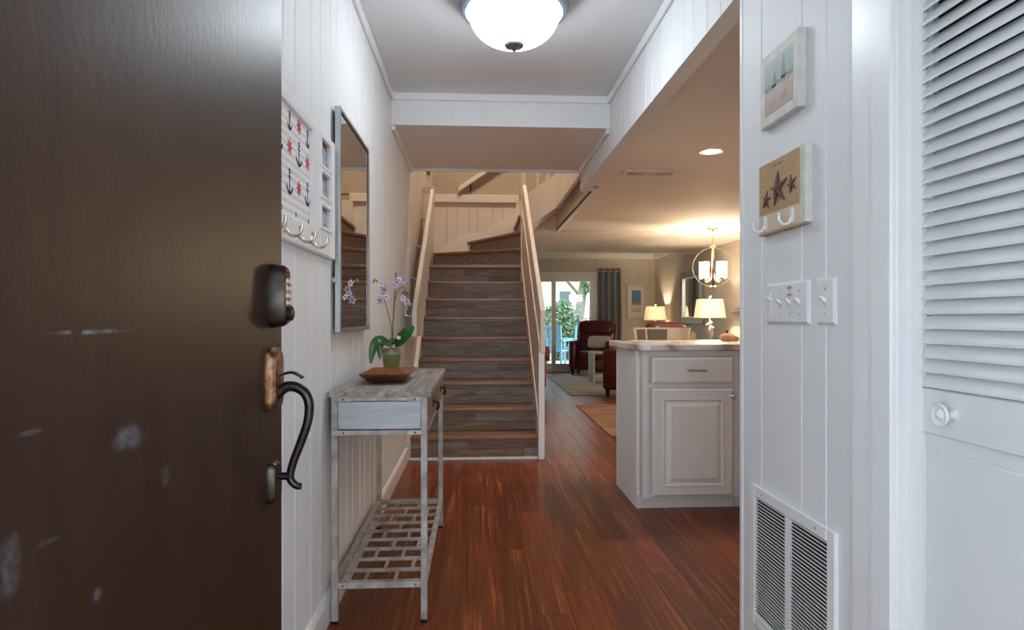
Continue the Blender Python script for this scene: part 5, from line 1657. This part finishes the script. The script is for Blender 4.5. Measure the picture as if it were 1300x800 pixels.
# loveseat with white pillow
lv = thing('loveseat', 'low grey loveseat under the living room mirror', 'sofa', (3.10, 9.60, 0.0122))
part(MB().box(-0.38, -0.70, 0.08, 0.40, 0.70, 0.40, 0.03, 2), 'base', M['loveseat'], lv, 50)
part(MB().box(0.22, -0.70, 0.38, 0.40, 0.70, 0.70, 0.04, 3), 'backrest', M['loveseat'], lv, 50)
for sy_ in (-1, 1):
    part(MB().box(-0.38, sy_ * 0.76 - 0.07, 0.08, 0.40, sy_ * 0.76 + 0.07, 0.60, 0.03, 2), 'arm', M['loveseat'], lv, 50)
    for xx in (-0.32, 0.34):
        part(MB().box(xx - 0.03, sy_ * 0.7 - 0.03, 0, xx + 0.03, sy_ * 0.7 + 0.03, 0.09), 'leg', M['dark_wood'], lv)
mb = MB().cushion((0, 0, 0), (0.44, 0.16, 0.46), n=8, mat=Matrix.Translation((3.05, 9.12, 0.665)) @ Matrix.Rotation(R(10), 4, 'Y') @ Matrix.Rotation(R(-12), 4, 'X'))
single(mb, 'throw_pillow', M['white_cloth'], 'white throw pillow standing on the grey loveseat', 'pillow', sm=60)

single(MB().box(1.27, 8.36, 0.0005, 3.0, 11.15, 0.012, 0.003), 'area_rug', M['rug_grey'], 'silver grey area rug in front of the patio door', 'rug')
single(MB().box(1.19, 5.46, 0.0005, 3.0, 7.44, 0.010, 0.003), 'area_rug', M['rug_brown'], 'tan brown area rug behind the kitchen peninsula', 'rug')

# upstairs fixture lights the stairwell
ul = thing('stairwell_lamp', 'flush warm lamp on the upper stairwell ceiling', 'lamp', (0.35, 6.0, ZT))
part(MB().lathe([(0, 0), (0.16, 0), (0.165, -0.03), (0.15, -0.04), (0, -0.04)], 28), 'rim', M['lamp_metal'], ul, 40)
part(MB().lathe([(0.148, -0.038), (0.13, -0.08), (0.08, -0.11), (0, -0.12)], 28), 'glass_bowl', emit('stair_lamp_glass', (1.0, 0.80, 0.60), 120.0), ul, 60)

# ================================================================ OUTDOORS
struct(MB().box(-30, YW + 0.12, -0.25, 30, 45, -0.10), 'ground', M['grass'], 'green lawn behind the house')
struct(MB().box(-4, YW + 0.12, -0.14, 8, 15.8, -0.04), 'patio_floor', M['concrete'], 'pale concrete patio outside the glass door')
struct(MB().box(-3.2, -4.5, 2.45, 3.2, 0.30, 2.55), 'sky_block_slab', M['white'], 'unseen white slab added over the entry to cut sky light')  # added out of view to hold back sky light at the doorway
struct(MB().box(-6, -8, -0.14, 6, 0.30, -0.02), 'porch_floor', M['concrete'], 'pale concrete porch before the entry door')
def foliage(parent, c, rad, n, size, mat, seed, name='foliage'):
    rr = random.Random(seed)
    vs, fs = [], []
    for i in range(n):
        while True:
            p = Vector((rr.uniform(-1, 1), rr.uniform(-1, 1), rr.uniform(-1, 1)))
            if 0.35 < p.length < 1:
                break
        p *= (0.75 + 0.25 * rr.random()) / max(0.5, p.length ** 0.4)
        lump = 1 + 0.18 * math.sin(5 * p.x + seed) * math.cos(4 * p.z + seed * 2)
        q = Vector((c[0] + p.x * rad[0] * lump, c[1] + p.y * rad[1] * lump, c[2] + p.z * rad[2] * lump))
        e = Euler((rr.uniform(0, 6.3), rr.uniform(0, 6.3), rr.uniform(0, 6.3)))
        s = size * rr.uniform(0.6, 1.3)
        k = len(vs)
        for (a, b_) in ((0, -1), (0.45, 0), (0, 1), (-0.45, 0)):
            d = Vector((a * s, b_ * s, 0.12 * s * abs(b_)))
            d.rotate(e)
            vs.append(q + d)
        fs.append((k, k + 1, k + 2, k + 3))
    me = bpy.data.meshes.new(name)
    me.from_pydata([tuple(v) for v in vs], [], fs)
    me.materials.append(mat)
    o = link(name, me, parent)
    o['kind'] = 'stuff'
    return o
bushes = [(-0.7, 16.6, 0.70, 1.55), (0.75, 16.8, 0.70, 1.65), (2.15, 16.6, 0.70, 1.62), (3.55, 16.9, 0.70, 1.45), (5.0, 16.7, 0.70, 1.3)]
bl_ = ['leafy green hedge shrub at the patio corner', 'leafy green hedge shrub behind the blue patio chair', 'low leafy hedge shrub before the grey tree trunk', 'taller leafy hedge shrub beyond the patio', 'leafy hedge shrub at the end of the hedge row']
for i, (x, y, r_, h) in enumerate(bushes):
    t = thing('hedge_shrub', bl_[i], 'shrub', (x, y, -0.10), group='hedge shrubs behind the patio')
    part(MB().tube([(0, 0, 0), (0.03, 0, h * 0.5)], [0.05, 0.03], 8), 'stem', M['bark'], t)
    foliage(t, (0, 0, h * 0.52), (r_, r_ * 0.8, h * 0.52), 4200, 0.065, M['hedge_leaf'], i + 1)
def tree(label, x, y, h, lean, seed, crown, dens):
    t = thing('garden_tree', label, 'tree', (x, y, -0.10))
    top = Vector((lean, 0, h))
    pth = smooth_path([(0, 0, 0), (lean * 0.1, 0.02, h * 0.3), (lean * 0.45, 0, h * 0.65), top])
    part(MB().tube(pth, [0.17 - 0.09 * i / len(pth) for i in range(len(pth))], 12), 'trunk', M['bark'], t, 60)
    rr = random.Random(seed)
    for i in range(5):
        p = pth[int(len(pth) * (0.45 + 0.1 * i))]
        q = p + Vector((rr.uniform(-1.4, 1.4), rr.uniform(-0.8, 0.8), rr.uniform(0.5, 1.2)))
        part(MB().tube([p, (p + q) / 2 + Vector((0, 0, 0.1)), q], [0.05, 0.035, 0.015], 7), 'branch', M['bark'], t, 60)
    for i, (dx, dz, rx, rz) in enumerate(crown):
        foliage(t, (dx, rr.uniform(-0.4, 0.4), dz), (rx, rx * 0.8, rz), dens, 0.09, M['tree_leaf'], seed + i)
tree('leaning grey trunked tree behind the hedge', 3.0, 18.4, 4.6, 0.75, 21, [(0.9, 4.9, 2.0, 1.3), (0.55, 2.45, 0.55, 0.75), (-0.7, 2.75, 0.8, 0.5), (-0.9, 4.3, 1.2, 0.8)], 2200)
tree('bushy tree with low hanging branches left of the neighbour house', -1.6, 19.4, 4.2, -0.3, 41, [(0.0, 4.3, 1.9, 1.4), (0.6, 3.4, 1.4, 0.8)], 2400)
tree('tall tree standing beyond the neighbour house corner', 7.2, 21.5, 5.0, 0.2, 61, [(0, 4.9, 2.2, 1.8), (-0.6, 3.4, 1.5, 1.0)], 2400)
nh = thing('neighbour_house', 'cream stucco house with dark windows beyond the garden', 'house', (3.4, 26, -0.10))
part(MB().box(-5.5, 0, 0, 4.5, 6, 3.0), 'wall', M['stucco'], nh)
part(MB().prism([(-0.5, 3.0), (3.0, 4.9), (6.5, 3.0)], 'x', -5.9, 4.9), 'roof', M['roof'], nh)
for xx in (0.3, 3.2, -3.0):
    w_ = part(frameY(MB(), xx - 0.30, xx + 0.30, 1.25, 2.35, 0.06, -0.05, 0.02), 'window', M['white_trim'], nh)
    part(MB().box(xx - 0.24, -0.01, 1.31, xx + 0.24, 0.0, 2.29), 'window_pane', M['window_dark'], w_)
# blue patio chairs
def patio_chair(label, x, y, rz):
    t = thing('patio_chair', label, 'chair', (x, y, -0.04), rz)
    for sx_ in (-1, 1):
        part(MB().box(sx_ * 0.26 - 0.02, -0.26, 0, sx_ * 0.26 + 0.02, -0.21, 0.62, 0.003), 'leg', M['blue_paint'], t)
        part(MB().prism([(0.20, 0), (0.25, 0), (0.34, 0.95), (0.29, 0.95)], 'x', sx_ * 0.26 - 0.02, sx_ * 0.26 + 0.02), 'leg', M['blue_paint'], t)
        part(MB().box(sx_ * 0.27 - 0.035, -0.30, 0.62, sx_ * 0.27 + 0.035, 0.28, 0.645, 0.003), 'arm_rest', M['blue_paint'], t)
    for k in range(5):
        y0 = -0.26 + k * 0.10
        part(MB().box(-0.25, y0, 0.40, 0.25, y0 + 0.085, 0.42, 0.002), 'seat_slat', M['blue_paint'], t)
    for k in range(5):
        x0 = -0.22 + k * 0.09
        part(MB().prism([(0.235, 0.42), (0.25, 0.42), (0.315, 0.90), (0.30, 0.90)], 'x', x0, x0 + 0.07), 'back_slat', M['blue_paint'], t)
    part(MB().box(-0.28, 0.285, 0.88, 0.28, 0.335, 0.95, 0.004), 'top_rail', M['blue_paint'], t)
patio_chair('blue slatted patio chair turned toward the garden outside the glass', 1.63, 13.05, R(150))
patio_chair('blue slatted patio chair further back on the patio', 2.35, 14.1, R(200))
